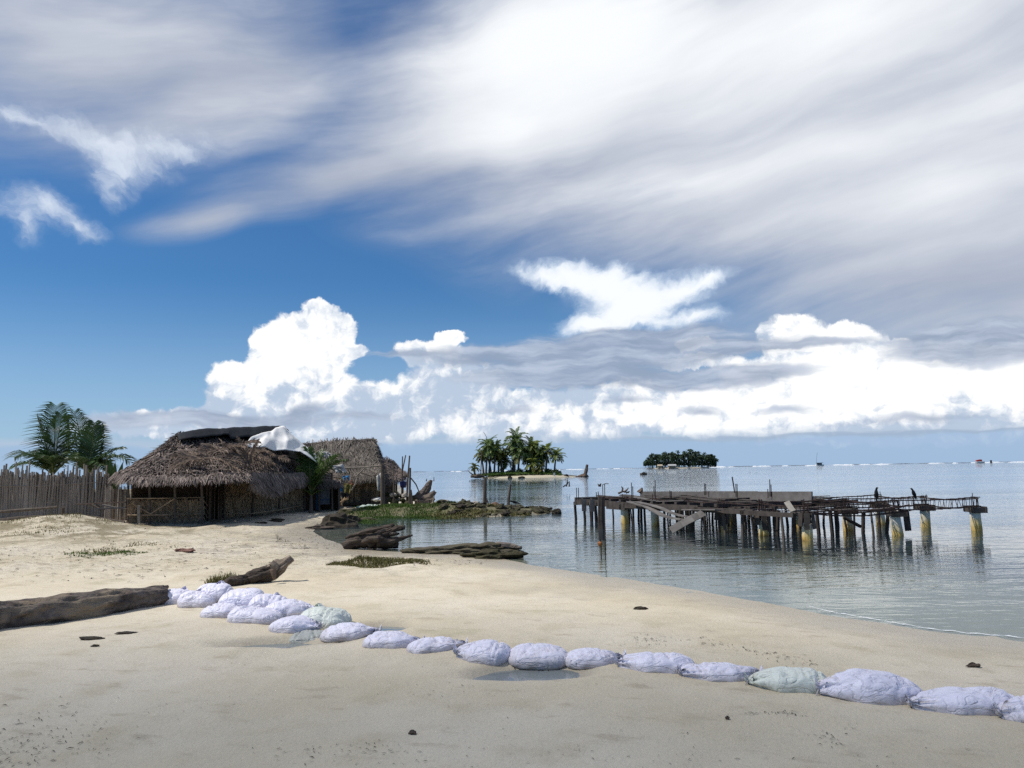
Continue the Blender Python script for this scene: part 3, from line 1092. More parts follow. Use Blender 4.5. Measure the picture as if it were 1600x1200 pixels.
def sandbag(px0, px1, pytop, pybot, label, m, seed, yaw=None, tie=None, lift=0.0, turn=0.0, asp=0.62, zoff=None, hole=False, ears=0, tail=False):
    """one filled sack whose outline spans the survey box; tie: 'l', 'r', 'lr' or 't' for where the mouth is gathered"""
    rnd = random.Random(seed)
    base = g((px0 + px1) / 2, pybot - 0.16 * (pybot - pytop))
    Y = base.y
    k = Y / FPX
    L = (px1 - px0) * k * (1.14 if px1 < 545 else 1.07)
    turn = R(turn)
    W = max(0.36, min(0.48, L * asp))
    ca, sa = abs(math.cos(turn)), abs(math.sin(turn))
    Lx = L
    if abs(turn) > 0.02:
        Lx = max(0.36, (L - W * sa * 0.8) / max(ca, 0.35))
    # height seen = height plus the foreshortened depth
    seen = (pybot - pytop) * k
    depth = W * ca + Lx * sa
    Hh = max(0.165, min(0.295, .02 + (seen - depth * (CAM_H / Y) * 0.62) * .92))
    c = Vector((base.x, base.y + depth * 0.30, 0))
    c.z = H(c.x, c.y) - 0.06 + lift if zoff is None else zoff
    yaw = turn
    nu, nv = 56, 36
    vs, fs = [], []
    p1 = rnd.uniform(2.8, 4.2)
    o1, o2 = rnd.random() * 50, rnd.random() * 50
    tl = 1.0 if tie and 'l' in tie else 0.0
    trr = 1.0 if tie and 'r' in tie else 0.0
    sagx = rnd.uniform(-.12, .12)
    fat = rnd.uniform(-.18, .18)
    pil = rnd.uniform(.38, .62)
    folds = [(rnd.uniform(-.75, .75), rnd.uniform(-.35, .35), rnd.uniform(.006, .017), rnd.uniform(.02, .045)) for _ in range(4)]

    def shape(u, v):
        """u along the sack 0..1, v round it 0..1"""
        a = -1 + 2 * u
        # outline in plan: blunt sack, drawn in where tied
        env = (1 - abs(a) ** p1) ** (1 / 2.3) if abs(a) < 1 else 0.0
        if tl and a < 0:
            env = env * lerp(1, (0.16 + 0.84 * min(1, (a + 1) / 0.75) ** 0.75), 1)
        if trr and a > 0:
            env = env * (0.16 + 0.84 * min(1, (1 - a) / 0.75) ** 0.75)
        env *= 1 + fat * a
        th = 2 * PI * v
        cy, cz = math.cos(th), math.sin(th)
        # flattened belly, rounded top
        ry = math.copysign(abs(cy) ** 0.80, cy)
        rz = math.copysign(abs(cz) ** (0.74 if cz > 0 else 0.5), cz)
        hx = 1 + sagx * a
        y = ry * env * W / 2 * (1 - .13 * cz)
        tied = (tl and a < 0) or (trr and a > 0)
        ez = env ** 0.8 if tied else min(env ** 0.8, (1 - abs(a) ** 2.7) ** pil if abs(a) < 1 else 0)
        z = rz * ez * Hh / 2 * hx + Hh / 2 * (1 - (0.12 if tied else 0.30) * (abs(a) ** 4))
        if cz < 0:
            z = Hh / 2 + (z - Hh / 2) * 1.0
        x = a * Lx / 2
        # folds: gathers near the mouth, slack across the body
        q = Vector((x * 5 + o1, y * 6, z * 6 + o2))
        n = mnoise.fractal(q, 1.0, 2.1, 3) * 0.009 + mnoise.noise(Vector((x * 2.6 + o2, y * 3 + 2, z * 3))) * 0.030
        for side, on in ((-1, tl), (1, trr)):
            if on:
                near = max(0.0, 1 - (1 - side * a) / 0.62)
                n += near ** 1.3 * 0.034 * math.sin(th * 9 + 2.4 * math.sin(th * 2 + o1) + 3 * a)
        cr = mnoise.noise(Vector((x * 3 + o1 * 2, th * 1.6 + x * 7, o2)))
        n -= 0.024 * math.exp(-(cr / 0.07) ** 2) * (0.4 + 0.6 * max(0, cz))
        for fa, fs, fd, fw in folds:
            n -= fd * math.exp(-((a - fa - fs * math.sin(th + fa * 5)) / fw) ** 2) * max(0.0, .35 + cz)
        d = Vector((0.15 * a, ry, rz)).normalized()
        return Vector((x, y, z)) + d * n
    for i in range(nu + 1):
        t = i / nu
        u = 0.5 - 0.5 * math.cos(PI * (0.015 + 0.97 * t))
        for j in range(nv):
            vs.append(shape(u, j / nv))
    for i in range(nu):
        for j in range(nv):
            j2 = (j + 1) % nv
            fs.append((i * nv + j, i * nv + j2, (i + 1) * nv + j2, (i + 1) * nv + j))
    fs.append(tuple(range(nv)))
    fs.append(tuple(nu * nv + j for j in range(nv - 1, -1, -1)))
    M = Matrix.Rotation(yaw, 3, 'Z')
    gx = (H(c.x + 0.25, c.y) - H(c.x - 0.25, c.y)) / 0.5
    gy = (H(c.x, c.y + 0.2) - H(c.x, c.y - 0.2)) / 0.4
    root = thing('sandbag', c, label, 'sandbag', BAG_GROUP)

    def place(p):
        q = M @ p
        return Vector((c.x + q.x, c.y + q.y, c.z + q.z + (gx * q.x + gy * q.y) * 0.8))
    b = MB()
    b.add([place(p) for p in vs], fs)
    sk = b.link('sack', m, root, smooth=True)
    # object coordinates are measured from the foot of the sack
    # gathered neck, cord and loose cloth
    for side, on in ((-1, tl), (1, trr)):
        if not on:
            continue
        b = MB()
        z0 = Hh * 0.48
        x0 = side * Lx * 0.485
        ring, prevs = 22, None
        rows = []
        for q, (dx, rr) in enumerate(((-.03, .045), (.006, .022), (.018, .020), (.034, .028), (.048, .036), (.052, .030))):
            row = []
            for j in range(ring + 1):
                th = 2 * PI * j / ring
                w = 1 + (0.35 if q > 2 else 0.12) * math.sin(th * 7 + seed)
                row.append(place(Vector((x0 + side * dx * 0.75, math.cos(th) * rr * w, z0 + math.sin(th) * rr * w * 0.9 + max(0, q - 2) * 0.012))))
            rows.append(row)
        b.grid(rows)
        b.link('gathered_neck', m, root, smooth=True)
        b = MB()
        b.tube([place(Vector((x0 + side * .016, math.cos(2 * PI * j / 12) * .021, z0 + math.sin(2 * PI * j / 12) * .021))) for j in range(13)], .005, 6)
        if tail:
            b.tube([place(Vector((x0 + side * .016, -.02, z0))), place(Vector((x0 + side * .05, -.06, z0 - .05))), place(Vector((x0 + side * .04, -.10, z0 - .11)))], .004, 5)
        b.link('tie_cord', M_TIE, root)
    for e in range(ears):
        # loose corner of the sack's mouth standing up
        b = MB()
        ex = (rnd.uniform(-.2, .2) if ears == 1 else (-.25 + .5 * e)) * Lx
        rows = []
        hh = rnd.uniform(.05, .085)
        for q in range(6):
            t = q / 5
            w = lerp(.12, .02 if e % 2 == 0 else .05, t ** .6)
            row = []
            for j in range(9):
                s = -1 + j / 4
                row.append(place(Vector((ex + s * w + .03 * t * math.sin(seed), W * .12 + .022 * math.sin(s * 4 + seed) + .02 * t * s, Hh * .84 + hh * t * (1 - .25 * abs(s)) ))))
            rows.append(row)
        b.grid(rows)
        b.link('loose_mouth', m, root, smooth=True)
    if hole:
        b = MB()
        cen = []
        for t in np.linspace(0, 2 * PI, 14, endpoint=False):
            a = -.42 + .16 * math.cos(t) * (1 + .2 * math.sin(3 * t))
            v = .66 + .055 * math.sin(t) + .10 * math.cos(t)
            p = shape((a + 1) / 2, v)
            q0 = Vector((p.x, 0, Hh / 2))
            cen.append(place(p + (p - q0).normalized() * 0.012))
        b.add(cen, [tuple(range(14))])  # flat patch on the sack, dark in place of a shaded hollow
        b.link('torn_hole_patch', M_HOLE, root)
    return root


def all_bags():
    B = M_BAG
    G = M_BAG_GREEN
    sandbag(248, 290, 916, 949, 'small lavender sandbag with a twisted white top, touching the end of the long log', B, 1, ears=1, asp=.8)
    sandbag(306, 356, 915, 950, 'lavender sandbag at the back of the heap, behind the fat rounded one', B, 3, ears=1, asp=.8, lift=.06)
    sandbag(277, 329, 919, 954, 'fat rounded lavender sandbag next to the small sack at the end of the log', B, 2, ears=1, asp=.8)
    sandbag(342, 406, 920, 962, 'wrinkled lavender sandbag with a thin pointed tip, behind the low row of the heap', B, 5, ears=1, asp=.7, lift=.03)
    sandbag(390, 446, 925, 966, 'lavender sandbag with an upright torn spike of cloth and striped folds on its front', B, 6, ears=1, asp=.7)
    sandbag(412, 482, 937, 974, 'flat lavender sandbag with crumpled end, lying left of the torn sack', B, 9, tie='r', asp=.6, lift=.02)
    sandbag(314, 376, 939, 969, 'creased lavender sandbag wedged under the fat rounded one at the front of the heap', B, 4, tie='r', asp=.7)
    sandbag(354, 432, 943, 979, 'long smooth lavender sandbag in the front row of the heap above the narrow puddle', B, 7, asp=.6, turn=-8)
    sandbag(414, 494, 956, 996, 'lavender sandbag with puckered lower end, next to the half buried grey sack', B, 8, tie='r', asp=.62, turn=-18)
    sandbag(460, 541, 943, 989, 'torn greenish white sandbag with a black hole in its side', G, 10, ears=1, asp=.7, hole=True, turn=-14)
    sandbag(450, 505, 982, 1003, 'muddy grey sandbag half buried at the edge of the puddle', M_BAG_GREY, 11, asp=.6, zoff=-.10)
    sandbag(497, 585, 974, 1004, 'lavender sandbag with a dark puckered end, first of the single line after the heap', B, 12, tie='r', asp=.5, turn=6)
    sandbag(565, 655, 981, 1018, 'lavender sandbag creased on top with a tight dark knot on its right end', B, 13, tie='r', asp=.5, turn=-7)
    sandbag(634, 723, 989, 1024, 'lavender sandbag rising to a folded flap, left of the mud streaked sack', B, 14, tie='r', asp=.48, turn=9)
    sandbag(710, 801, 994, 1041, 'lavender sandbag streaked with mud, sloping down to the big puddle', B, 15, tie='l', asp=.55, turn=-16)
    sandbag(794, 889, 1008, 1046, 'plump lavender sandbag freckled with dirt right behind the big puddle', B, 16, asp=.5, turn=-4)
    sandbag(883, 975, 1011, 1047, 'creased grey lavender sandbag knotted at its upper end, just past the big puddle', B, 17, tie='r', asp=.48, turn=8)
    sandbag(973, 1088, 1008, 1057, 'big lavender sandbag with a tied neck on the left and pleats fanning from it', B, 18, tie='l', asp=.5, turn=-9)
    sandbag(1076, 1187, 1030, 1068, 'low smooth lavender sandbag tied at both ends, left of the greenish sack', B, 19, tie='lr', asp=.46, turn=-2)
    sandbag(1183, 1305, 1033, 1091, 'whole greenish white sandbag with a cord hanging from its right end', G, 20, tie='l', asp=.5, turn=-14, tail=True)
    sandbag(1301, 1454, 1042, 1109, 'long lavender sandbag with specks of litter on top and a dark cord', B, 21, tie='l', asp=.46, turn=-9, tail=True)
    sandbag(1449, 1602, 1064, 1125, 'lavender sandbag with pleats radiating from the white knot at its left end', B, 22, tie='l', asp=.48, turn=-7)
    sandbag(1588, 1690, 1080, 1140, 'lavender sandbag cut off by the edge of the photo, last of the line', B, 23, tie='l', asp=.5, turn=-6)


all_bags()
# ------------------------------------------------------------------ driftwood, stones, litter, grass
def log_mesh(b, pts, rad, n=20, rough=0.12, seed=0.0, squash=1.0, seg=40, freq=3.0, ridge=.07, rk=5):
    """trunk along pts with weathered ridges; ends broken"""
    P_ = path(pts, seg)
    rads = [np.interp(i / (seg - 1), np.linspace(0, 1, len(rad)), rad) for i in range(seg)]
    n, o = n + 8, len(b.v)
    b.tube(P_, rads, n)
    for i in range(seg):
        for k in range(n):
            p = Vector(b.v[o + i * n + k])
            d = p - P_[i]
            a = 2 * PI * k / n
            w = 1 + ridge * math.sin(a * rk + seed + 2.2 * mnoise.noise(Vector((i * .10, seed, 0)))) * (.6 + .8 * mnoise.noise(Vector((a, i * .12, seed)))) + .5 * ridge * math.sin(a * (2 * rk + 1) + 1.7 * seed + 1.5 * mnoise.noise(Vector((i * .16, 0, seed)))) + rough * (mnoise.noise(Vector((math.cos(a) * 2.6 + seed, math.sin(a) * 2.6, i * .07 + seed))) * 1.1
                             + 1.5 * (.35 - abs(mnoise.noise(Vector((math.cos(a) * 4 + seed, math.sin(a) * 4, i * .05))))) + mnoise.noise(Vector((p.x * freq, p.y * freq, p.z * freq + seed))) * 1.1 + .5 * mnoise.noise(p * 9))
            q = P_[i] + d * w
            q.z = P_[i].z + (q.z - P_[i].z) * squash
            b.v[o + i * n + k] = tuple(q)
    # splintered ends
    for i in (0, seg - 1):
        sgn = -1 if i == 0 else 1
        t = (P_[1] - P_[0]).normalized() if i == 0 else (P_[-1] - P_[-2]).normalized()
        for k in range(n):
            p = Vector(b.v[o + i * n + k])
            b.v[o + i * n + k] = tuple(p + t * sgn * rads[i] * .5 * mnoise.noise(p * 14))
    return b


M_WEEDWOOD = mat('weed_grown_wood', (0.135, 0.115, 0.075), 0.9, (0.04, 0.036, 0.02), 9.0, bump=0.06, bscale=12.0, stretch=(.5, 1, 1))
M_WEEDMOSS = mat('dark_moss', (0.075, 0.065, 0.03), 0.9, (0.02, 0.018, 0.01), 9.0, bump=0.06, bscale=12.0)


def driftwood():
    # long log on the left
    a, c, d = g(-90, 978), g(60, 962), g(252, 938)
    r0 = 0.24
    b = MB()
    ups = [Vector((0, .10, r)) for r in (.13, .125, .12, .11)]
    log_mesh(b, [g(-120, 1003) + ups[0], g(0, 982) + ups[1], g(130, 966) + ups[2], g(252, 945) + ups[3]], [.165, .16, .15, .165, .14, .15, .13, .125], 40, .18, 1.0, seg=130, freq=2.0)
    root = thing('driftwood_log', c, 'long thick grey driftwood log lying from the left edge up to the sandbags', 'log', None)
    b.link('trunk', M_DRIFT, root, smooth=True)

    # gnarled stump log in the middle of the beach
    t0, t1, t2 = g(352, 917), g(405, 911), g(436, 893)
    root = thing('stump_log', t1, 'gnarled brown driftwood stump with a forked pale upper end, grass at its foot', 'driftwood')
    b = MB()
    k = t1.y / FPX
    p0 = t0 + Vector((0, .05, .06))
    p1 = P(385, 908, t1.y)
    p2 = P(412, 897, t1.y + .1)
    p3 = P(434, 888, t1.y + .2)
    log_mesh(b, [p0, p1, p2, p3], [.05, .08, .10, .11, .10], 18, .34, 3.0, seg=44, freq=5)
    b.link('trunk', M_DRIFT_DARK, root, smooth=True)
    b = MB()
    log_mesh(b, [p3 - Vector((.12, 0, .03)), P(440, 884, t1.y + .2), P(449, 877, t1.y + .22), P(456, 871, t1.y + .25)], [.10, .10, .075, .055], 14, .3, 5.0, seg=20, freq=6)
    b.link('stub', M_DEADWOOD, root, smooth=True)
    b = MB()
    log_mesh(b, [P(432, 890, t1.y + .15), P(428, 884, t1.y + .1), P(423, 879, t1.y + .1)], [.06, .055, .05], 12, .25, 6.0, seg=12, freq=6)
    b.link('stub', M_DEADWOOD, root, smooth=True)
    b = MB()
    log_mesh(b, [P(426, 890, t1.y - .1), P(428, 899, t1.y - .12), P(429, 906, t1.y - .12)], [.05, .045, .02], 10, .25, 8.0, seg=10)
    b.link('root_spur', M_DRIFT_RED, root, smooth=True)

    # root clump at the water's edge
    q = g(560, 858)
    root = thing('driftwood_root', q, 'dark cracked tangle of driftwood roots lying at the edge of the still water', 'driftwood')
    Yq = q.y
    lanes = [([(538, 855), (552, 848), (585, 842), (608, 832), (622, 824)], [.16, .19, .17, .13, .07], 0), ([(545, 848), (570, 838), (598, 828), (616, 820)], [.11, .15, .13, .05], .25),
             ([(552, 842), (566, 836), (590, 834)], [.13, .16, .10], .5), ([(590, 845), (612, 846), (632, 840), (645, 836)], [.14, .10, .06, .02], -.1),
             ([(575, 850), (600, 851), (622, 850)], [.12, .13, .10], .1), ([(600, 832), (618, 826), (633, 824)], [.10, .09, .05], .35), ([(584, 833), (602, 824), (612, 822)], [.07, .08, .03], .1)]
    for i, (pp, rr, dy) in enumerate(lanes):
        b = MB()
        pts = [P(x, y, Yq + dy) for x, y in pp]
        log_mesh(b, pts, [r * .72 for r in rr], 14, .32, 10 + i * 2.2, seg=26, freq=5)
        b.link('root', M_DRIFT_DARK, root, smooth=True)
    rnd = random.Random(41)
    for i in range(16):
        f = rnd.random()
        x0, y0 = rnd.uniform(540, 580), rnd.uniform(838, 854)
        x1, y1 = lerp(604, 626, f), lerp(845, 821, rnd.random())
        pts = [P(x0, y0, Yq + rnd.uniform(-.25, .35)), P((x0 + x1) / 2, (y0 + y1) / 2 - rnd.uniform(-2, 5), Yq + rnd.uniform(-.3, .35)), P(x1, y1, Yq + rnd.uniform(-.2, .4))]
        r = rnd.uniform(.035, .08)
        b = MB()
        log_mesh(b, pts, [r, r * 1.1, r * .25], 9, .3, i * 3.3, seg=18, freq=6)
        b.link('root_strand', rnd.choice((M_DRIFT, M_DRIFT_DARK, M_DRIFT_DARK)), root)

    # flat weedy timber on the sand bar
    q = g(730, 868)
    root = thing('flat_driftwood', q, 'flat broken slab of mossy driftwood with a narrow splinter pointing at the jetty', 'driftwood')
    for (px, py, sx, sy, sz, sd, nm, m, rt) in ((705, 864, .88, .34, .12, 3, 'slab', M_WEEDWOOD, .02), (760, 863, .72, .30, .15, 5, 'slab', M_WEEDWOOD, -.05), (770, 872, .60, .22, .13, 8, 'mossy_slab', M_WEEDMOSS, .03), (672, 862, .36, .2, .07, 9, 'slab', M_DRIFT, 0)):
        q = g(px, py)
        vs, fs = stone_mesh(sd, (sx, sy, sz), .55, 4)
        M = Matrix.Rotation(rt, 3, 'Z')
        b = MB()
        b.add([q + Vector((0, .05, .03)) + M @ v for v in vs], fs)
        b.link(nm, m, root, smooth=False)
    b = MB()
    log_mesh(b, [g(775, 862) + Vector((0, .1, .12)), g(797, 862) + Vector((0, .1, .12)), g(815, 863) + Vector((0, .1, .09))], [.09, .06, .035], 10, .3, 3, seg=14)
    b.link('splinter', M_DRIFT, root, smooth=True)

    # reared-up trunk on the spit
    Ys = 42.0
    root = thing('upright_driftwood', P(660, 783, Ys), 'pale driftwood trunk rearing up at a slant on the shore beyond the grass', 'driftwood')
    b = MB()
    log_mesh(b, [P(650, 784, Ys), P(661, 775, Ys), P(667, 763, Ys), P(674, 750, Ys)], [.34, .30, .20, .07], 14, .25, 30, seg=26)
    b.link('trunk', M_DRIFT, root)
    b = MB()
    log_mesh(b, [P(655, 783, Ys - .2), P(668, 778, Ys - .2), P(680, 768, Ys - .2)], [.26, .22, .08], 12, .25, 33, seg=18)
    b.link('branch', M_DRIFT, root, smooth=True)
    b = MB()
    log_mesh(b, [P(648, 785, Ys - .3), P(664, 784, Ys - .3), P(679, 779, Ys - .3)], [.2, .2, .08], 12, .25, 35, seg=16)
    b.link('branch', M_DEADWOOD, root)


def blade_patch(b, cx, cy, rx, ry, n, h0, h1, seed, w=0.012, power=.5, lean=.5):
    rnd = random.Random(seed)
    for _ in range(n):
        a = rnd.uniform(0, 2 * PI)
        r = rnd.random() ** power
        x, y = cx + rx * r * math.cos(a), cy + ry * r * math.sin(a)
        if vnoise(np.array([x * 2.2]), np.array([y * 2.2]), seed)[0] < -.12:
            continue
        z = H1(x, y) - .01
        h = rnd.uniform(h0, h1) * (1 - .5 * r)
        t = rnd.uniform(0, 2 * PI)
        dx, dy = math.cos(t), math.sin(t)
        l = lean * rnd.uniform(.2, 1) * h
        s = Vector((-dy, dx, 0))
        p = Vector((x, y, z))
        b.strip([p, p + Vector((dx * l * .4, dy * l * .4, h * .6)), p + Vector((dx * l, dy * l, h))], [w, w * .8, w * .15], s)


def grasses():
    b = MB()
    # green turf on the spit
    rnd = random.Random(3)
    for i in range(46):
        t = i / 45
        px = lerp(562, 700, t)
        top, bot = (783, 808) if px < 640 else (789, 806)
        for _ in range(4 if px < 670 else 2):
            q = on_plane(px + rnd.uniform(-4, 4), rnd.uniform(top + 4, bot - 2), .12)
            blade_patch(b, q.x, q.y, .5, .75, 150, .05, .17, i, .024, lean=.9)
    for (px, py, rx, ry, n) in ((560, 806, 1.1, .5, 300), (575, 800, 1.2, .6, 400), (640, 803, 1.5, .4, 300)):
        q = on_plane(px, py, 0.1)
        blade_patch(b, q.x, q.y, rx, ry, n, .06, .18, px, .03)
    o = b.link('spit_grass', M_GRASS)
    o['kind'] = 'stuff'
    o['label'] = 'green turf covering the low spit beside the huts'
    b = MB()
    for (px, py, rx, ry, n, h) in ((575, 879, .85, .6, 2600, .12), (612, 877, .85, .42, 1600, .09), (645, 876, .65, .28, 800, .08), (552, 882, .5, .38, 900, .10), (585, 884, .5, .25, 500, .08)):
        q = g(px, py)
        blade_patch(b, q.x, q.y, rx, ry, n, h * .4, h, px, .012)
    q = g(352, 912)
    blade_patch(b, q.x, q.y + .1, .30, .22, 500, .10, .22, 5, .010, lean=.8)
    q = g(335, 912)
    blade_patch(b, q.x, q.y, .16, .10, 90, .08, .16, 6, .010, lean=1.0)
    for (px, py, rx, ry, n) in ((165, 864, .75, .55, 500), (205, 852, .6, .4, 160), (120, 866, .6, .3, 130), (70, 830, 1.4, 1.0, 500), (110, 815, 1.6, 1.2, 900), (40, 812, 2.0, .9, 700), (150, 806, 1.4, .8, 500), (230, 856, 1.0, .4, 150), (10, 822, 1.0, 1.0, 350)):
        q = g(px, py)
        blade_patch(b, q.x, q.y, rx, ry, n, .025, .10, px, .016, power=.6, lean=1.1)
    for (px, py, rx, ry, n) in ((740, 795, 2.4, .7, 1300), (820, 800, 1.3, .4, 600), (770, 791, .5, .3, 260), (705, 798, 1.0, .6, 500)):
        q = on_plane(px, py, .15)
        blade_patch(b, q.x, q.y, rx, ry, n, .08, .26, px, .03, lean=1.2)
    o = b.link('beach_grass', M_GRASS_DRY)
    o['kind'] = 'stuff'
    o['label'] = 'thin olive beach grass in low patches on the sand'
    b = MB()
    for (px, py, rx, ry, n) in ((190, 863, .8, .3, 420), (160, 867, .8, .25, 380), (135, 869, .5, .2, 130), (170, 805, 1.5, .3, 500)):
        q = g(px, py)
        blade_patch(b, q.x, q.y, rx, ry, n, .03, .09, px + 1, .016, power=.6, lean=1.1)
    o = b.link('creeping_grass', M_GRASS)
    o['kind'] = 'stuff'
    o['label'] = 'small bright green creeping grass on the sand'


def stone_mesh(seed, r=(1, 1, .7), rough=.3, sub=2):
    import bmesh
    bm = bmesh.new()
    bmesh.ops.create_icosphere(bm, subdivisions=sub, radius=1)
    vs = []
    for v in bm.verts:
        p = v.co.copy()
        n = 1 + rough * (mnoise.noise(p * 1.3 + Vector((seed * 3.1, 0, seed))) * 1.2 + .7 * mnoise.noise(p * 3.1 + Vector((0, seed, 0))))
        vs.append(Vector((p.x * r[0], p.y * r[1], p.z * r[2])) * n)
    fs = [tuple(q.index for q in f.verts) for f in bm.faces]
    bm.free()
    return vs, fs


def stone_object(name, m, seed, c, size, label, cat, group=None, rot=0.0, rough=.32):
    b = MB()
    vs, fs = stone_mesh(seed, size, rough, 3)
    M = Matrix.Rotation(rot, 3, 'Z')
    b.add([Vector(c) + M @ v for v in vs], fs)
    return tag(b.link(name, m, origin=c), label, cat, group)


def stones():
    rnd = random.Random(11)
    kinds = [M_ROCK, M_ROCK, M_ROCK_DARK, M_MOSS, M_ROCK]
    meshes = []
    for i in range(6):
        b = MB()
        vs, fs = stone_mesh(20 + i, (1.1, .8, .6), .55, 2)
        b.add(vs, fs)
        o = b.link('rubble_stone', kinds[i % 5])
        meshes.append(o.data)
        bpy.data.objects.remove(o)
    G_ = 'stones of the rubble bank beside the grass spit'
    n = 0
    for i in range(230):
        t = rnd.random()
        px = lerp(684, 857, t)
        lowpy = np.interp(px, [688, 715, 760, 815, 858], [806, 808, 807.5, 805.5, 802])
        highpy = np.interp(px, [688, 715, 760, 815, 858], [794, 791, 790, 793, 799])
        py = lerp(lowpy, highpy, rnd.random() ** 1.1)
        q = on_plane(px, py, WL)
        s = rnd.uniform(.09, .23) * (1 if px < 830 else .8)
        z = max(H1(q.x, q.y), WL) + s * .25
        o = bpy.data.objects.new('rubble_stone', meshes[i % 6])
        COL.objects.link(o)
        o.location = (q.x, q.y, z)
        o.rotation_euler = (rnd.uniform(-.4, .4), rnd.uniform(-.4, .4), rnd.uniform(0, 6.3))
        o.scale = (s * rnd.uniform(.9, 1.3), s, s * rnd.uniform(.5, .85))
        tag(o, 'dark weedy lump of coral rubble packed into the bank that runs out into the water', 'stone', G_)
    # the ones that stand out
    for (px, py, m, s, lab) in ((694, 801, M_ROCK_PALE, .20, 'pale lump of coral rubble at the landward end of the bank beside the grass'), (703, 795, M_ROCK_PALE, .17, 'pale coral lump on top of the bank near its grassy end'), (773, 797, M_ROCK_RED, .20, 'reddish stone in the bank beside the tall post'),
                              (810, 799, M_ROCK_PALE, .11, 'small white coral lump near the seaward end of the bank'), (744, 801, M_ROCK_PALE, .16, 'pale stone low in the bank just left of the tall post'), (722, 800, M_ROCK_PALE, .14, 'pale coral lump in the middle of the bank, halfway between grass and tall post')):
        q = on_plane(px, py, WL)
        stone_object('coral_lump', m, px, Vector((q.x, q.y - .1, max(H1(q.x, q.y), WL) + s * .6)), (s * 1.2, s, s * .8), lab, 'stone')
    q = on_plane(870, 803, WL)
    stone_object('sea_rock', M_ROCK_DARK, 3, q + Vector((0, 0, .05)), (.20, .16, .16), 'single dark rock standing in the water off the tip of the rubble bank', 'rock')
    # rocks by the inlet
    q = on_plane(528, 824, WL)
    stone_object('shore_rock', M_ROCK_DARK, 5, q + Vector((0, .2, .08)), (.62, .45, .36), 'large dark brown weedy rock at the head of the inlet', 'rock', rough=.42)
    q = g(545, 816)
    stone_object('shore_rock', M_ROCK_DARK, 6, q + Vector((0, 0, .05)), (.42, .3, .20), 'flat brown weedy rock just behind the large one at the inlet', 'rock', rough=.42)
    q = g(500, 826)
    stone_object('weed_clump', M_DRIFT_DARK, 8, q + Vector((0, 0, .0)), (.45, .25, .12), 'low clump of brown weed on the sand left of the large inlet rock', 'seaweed', rough=.5)
    q = g(570, 813)
    stone_object('shore_rock', M_ROCK, 9, q + Vector((0, 0, 0)), (.5, .3, .10), 'thin flat stone lying between the inlet and the grass spit', 'rock', rough=.4)
    q = g(539, 802)
    stone_object('shore_rock', M_ROCK, 12, q + Vector((0, 0, .05)), (.32, .25, .14), 'grey stone on the sand path below the stick hut', 'rock')
    # loose things on the sand
    for (px, py, sx, sy, sz, m, lab, cat) in (
            (143, 999, .115, .05, .018, M_ROCK_DARK, 'larger dark flat scrap of bark on the sand below the long log', 'bark'), (196, 990, .095, .04, .013, M_ROCK_DARK, 'thin dark scrap of bark on the sand, nearer to the sandbag heap', 'bark'),
            (149, 1010, .035, .025, .013, M_ROCK_DARK, 'tiny dark chip just below the larger scrap of bark', 'bark'), (1522, 1042, .05, .03, .022, M_DRIFT_DARK, 'dark brown husk lying on the sand behind the last sandbags', 'husk'),
            (645, 1147, .026, .022, .015, M_DRIFT_DARK, 'small dark lump alone on the open sand in front', 'husk'), (1137, 1124, .012, .012, .014, M_DRIFT_DARK, 'tiny pair of dark chips on the sand below the long tied sandbag', 'bark'),
            (290, 862, .22, .08, .05, M_ROCK_RED, 'reddish brown husk on the trodden sand in front of the hut', 'husk'), (432, 815, .30, .14, .08, M_ROCK_DARK, 'dark clump of debris on the sand in front of the long hut wall', 'debris'),
            (408, 818, .18, .1, .04, M_ROCK_DARK, 'small flat scrap of debris by the hut, left of the dark clump', 'debris'), (1000, 978 - 26, .08, .04, .02, M_ROCK_DARK, 'dark scrap of weed on the wet sand below the jetty', 'seaweed')):
        q = g(px, py)
        stone_object('beach_husk' if cat == 'husk' else ('bark_scrap' if cat == 'bark' else 'weed_scrap'), m, px, q + Vector((0, 0, sz * .5)), (sx, sy, sz), lab, cat, rough=.5)


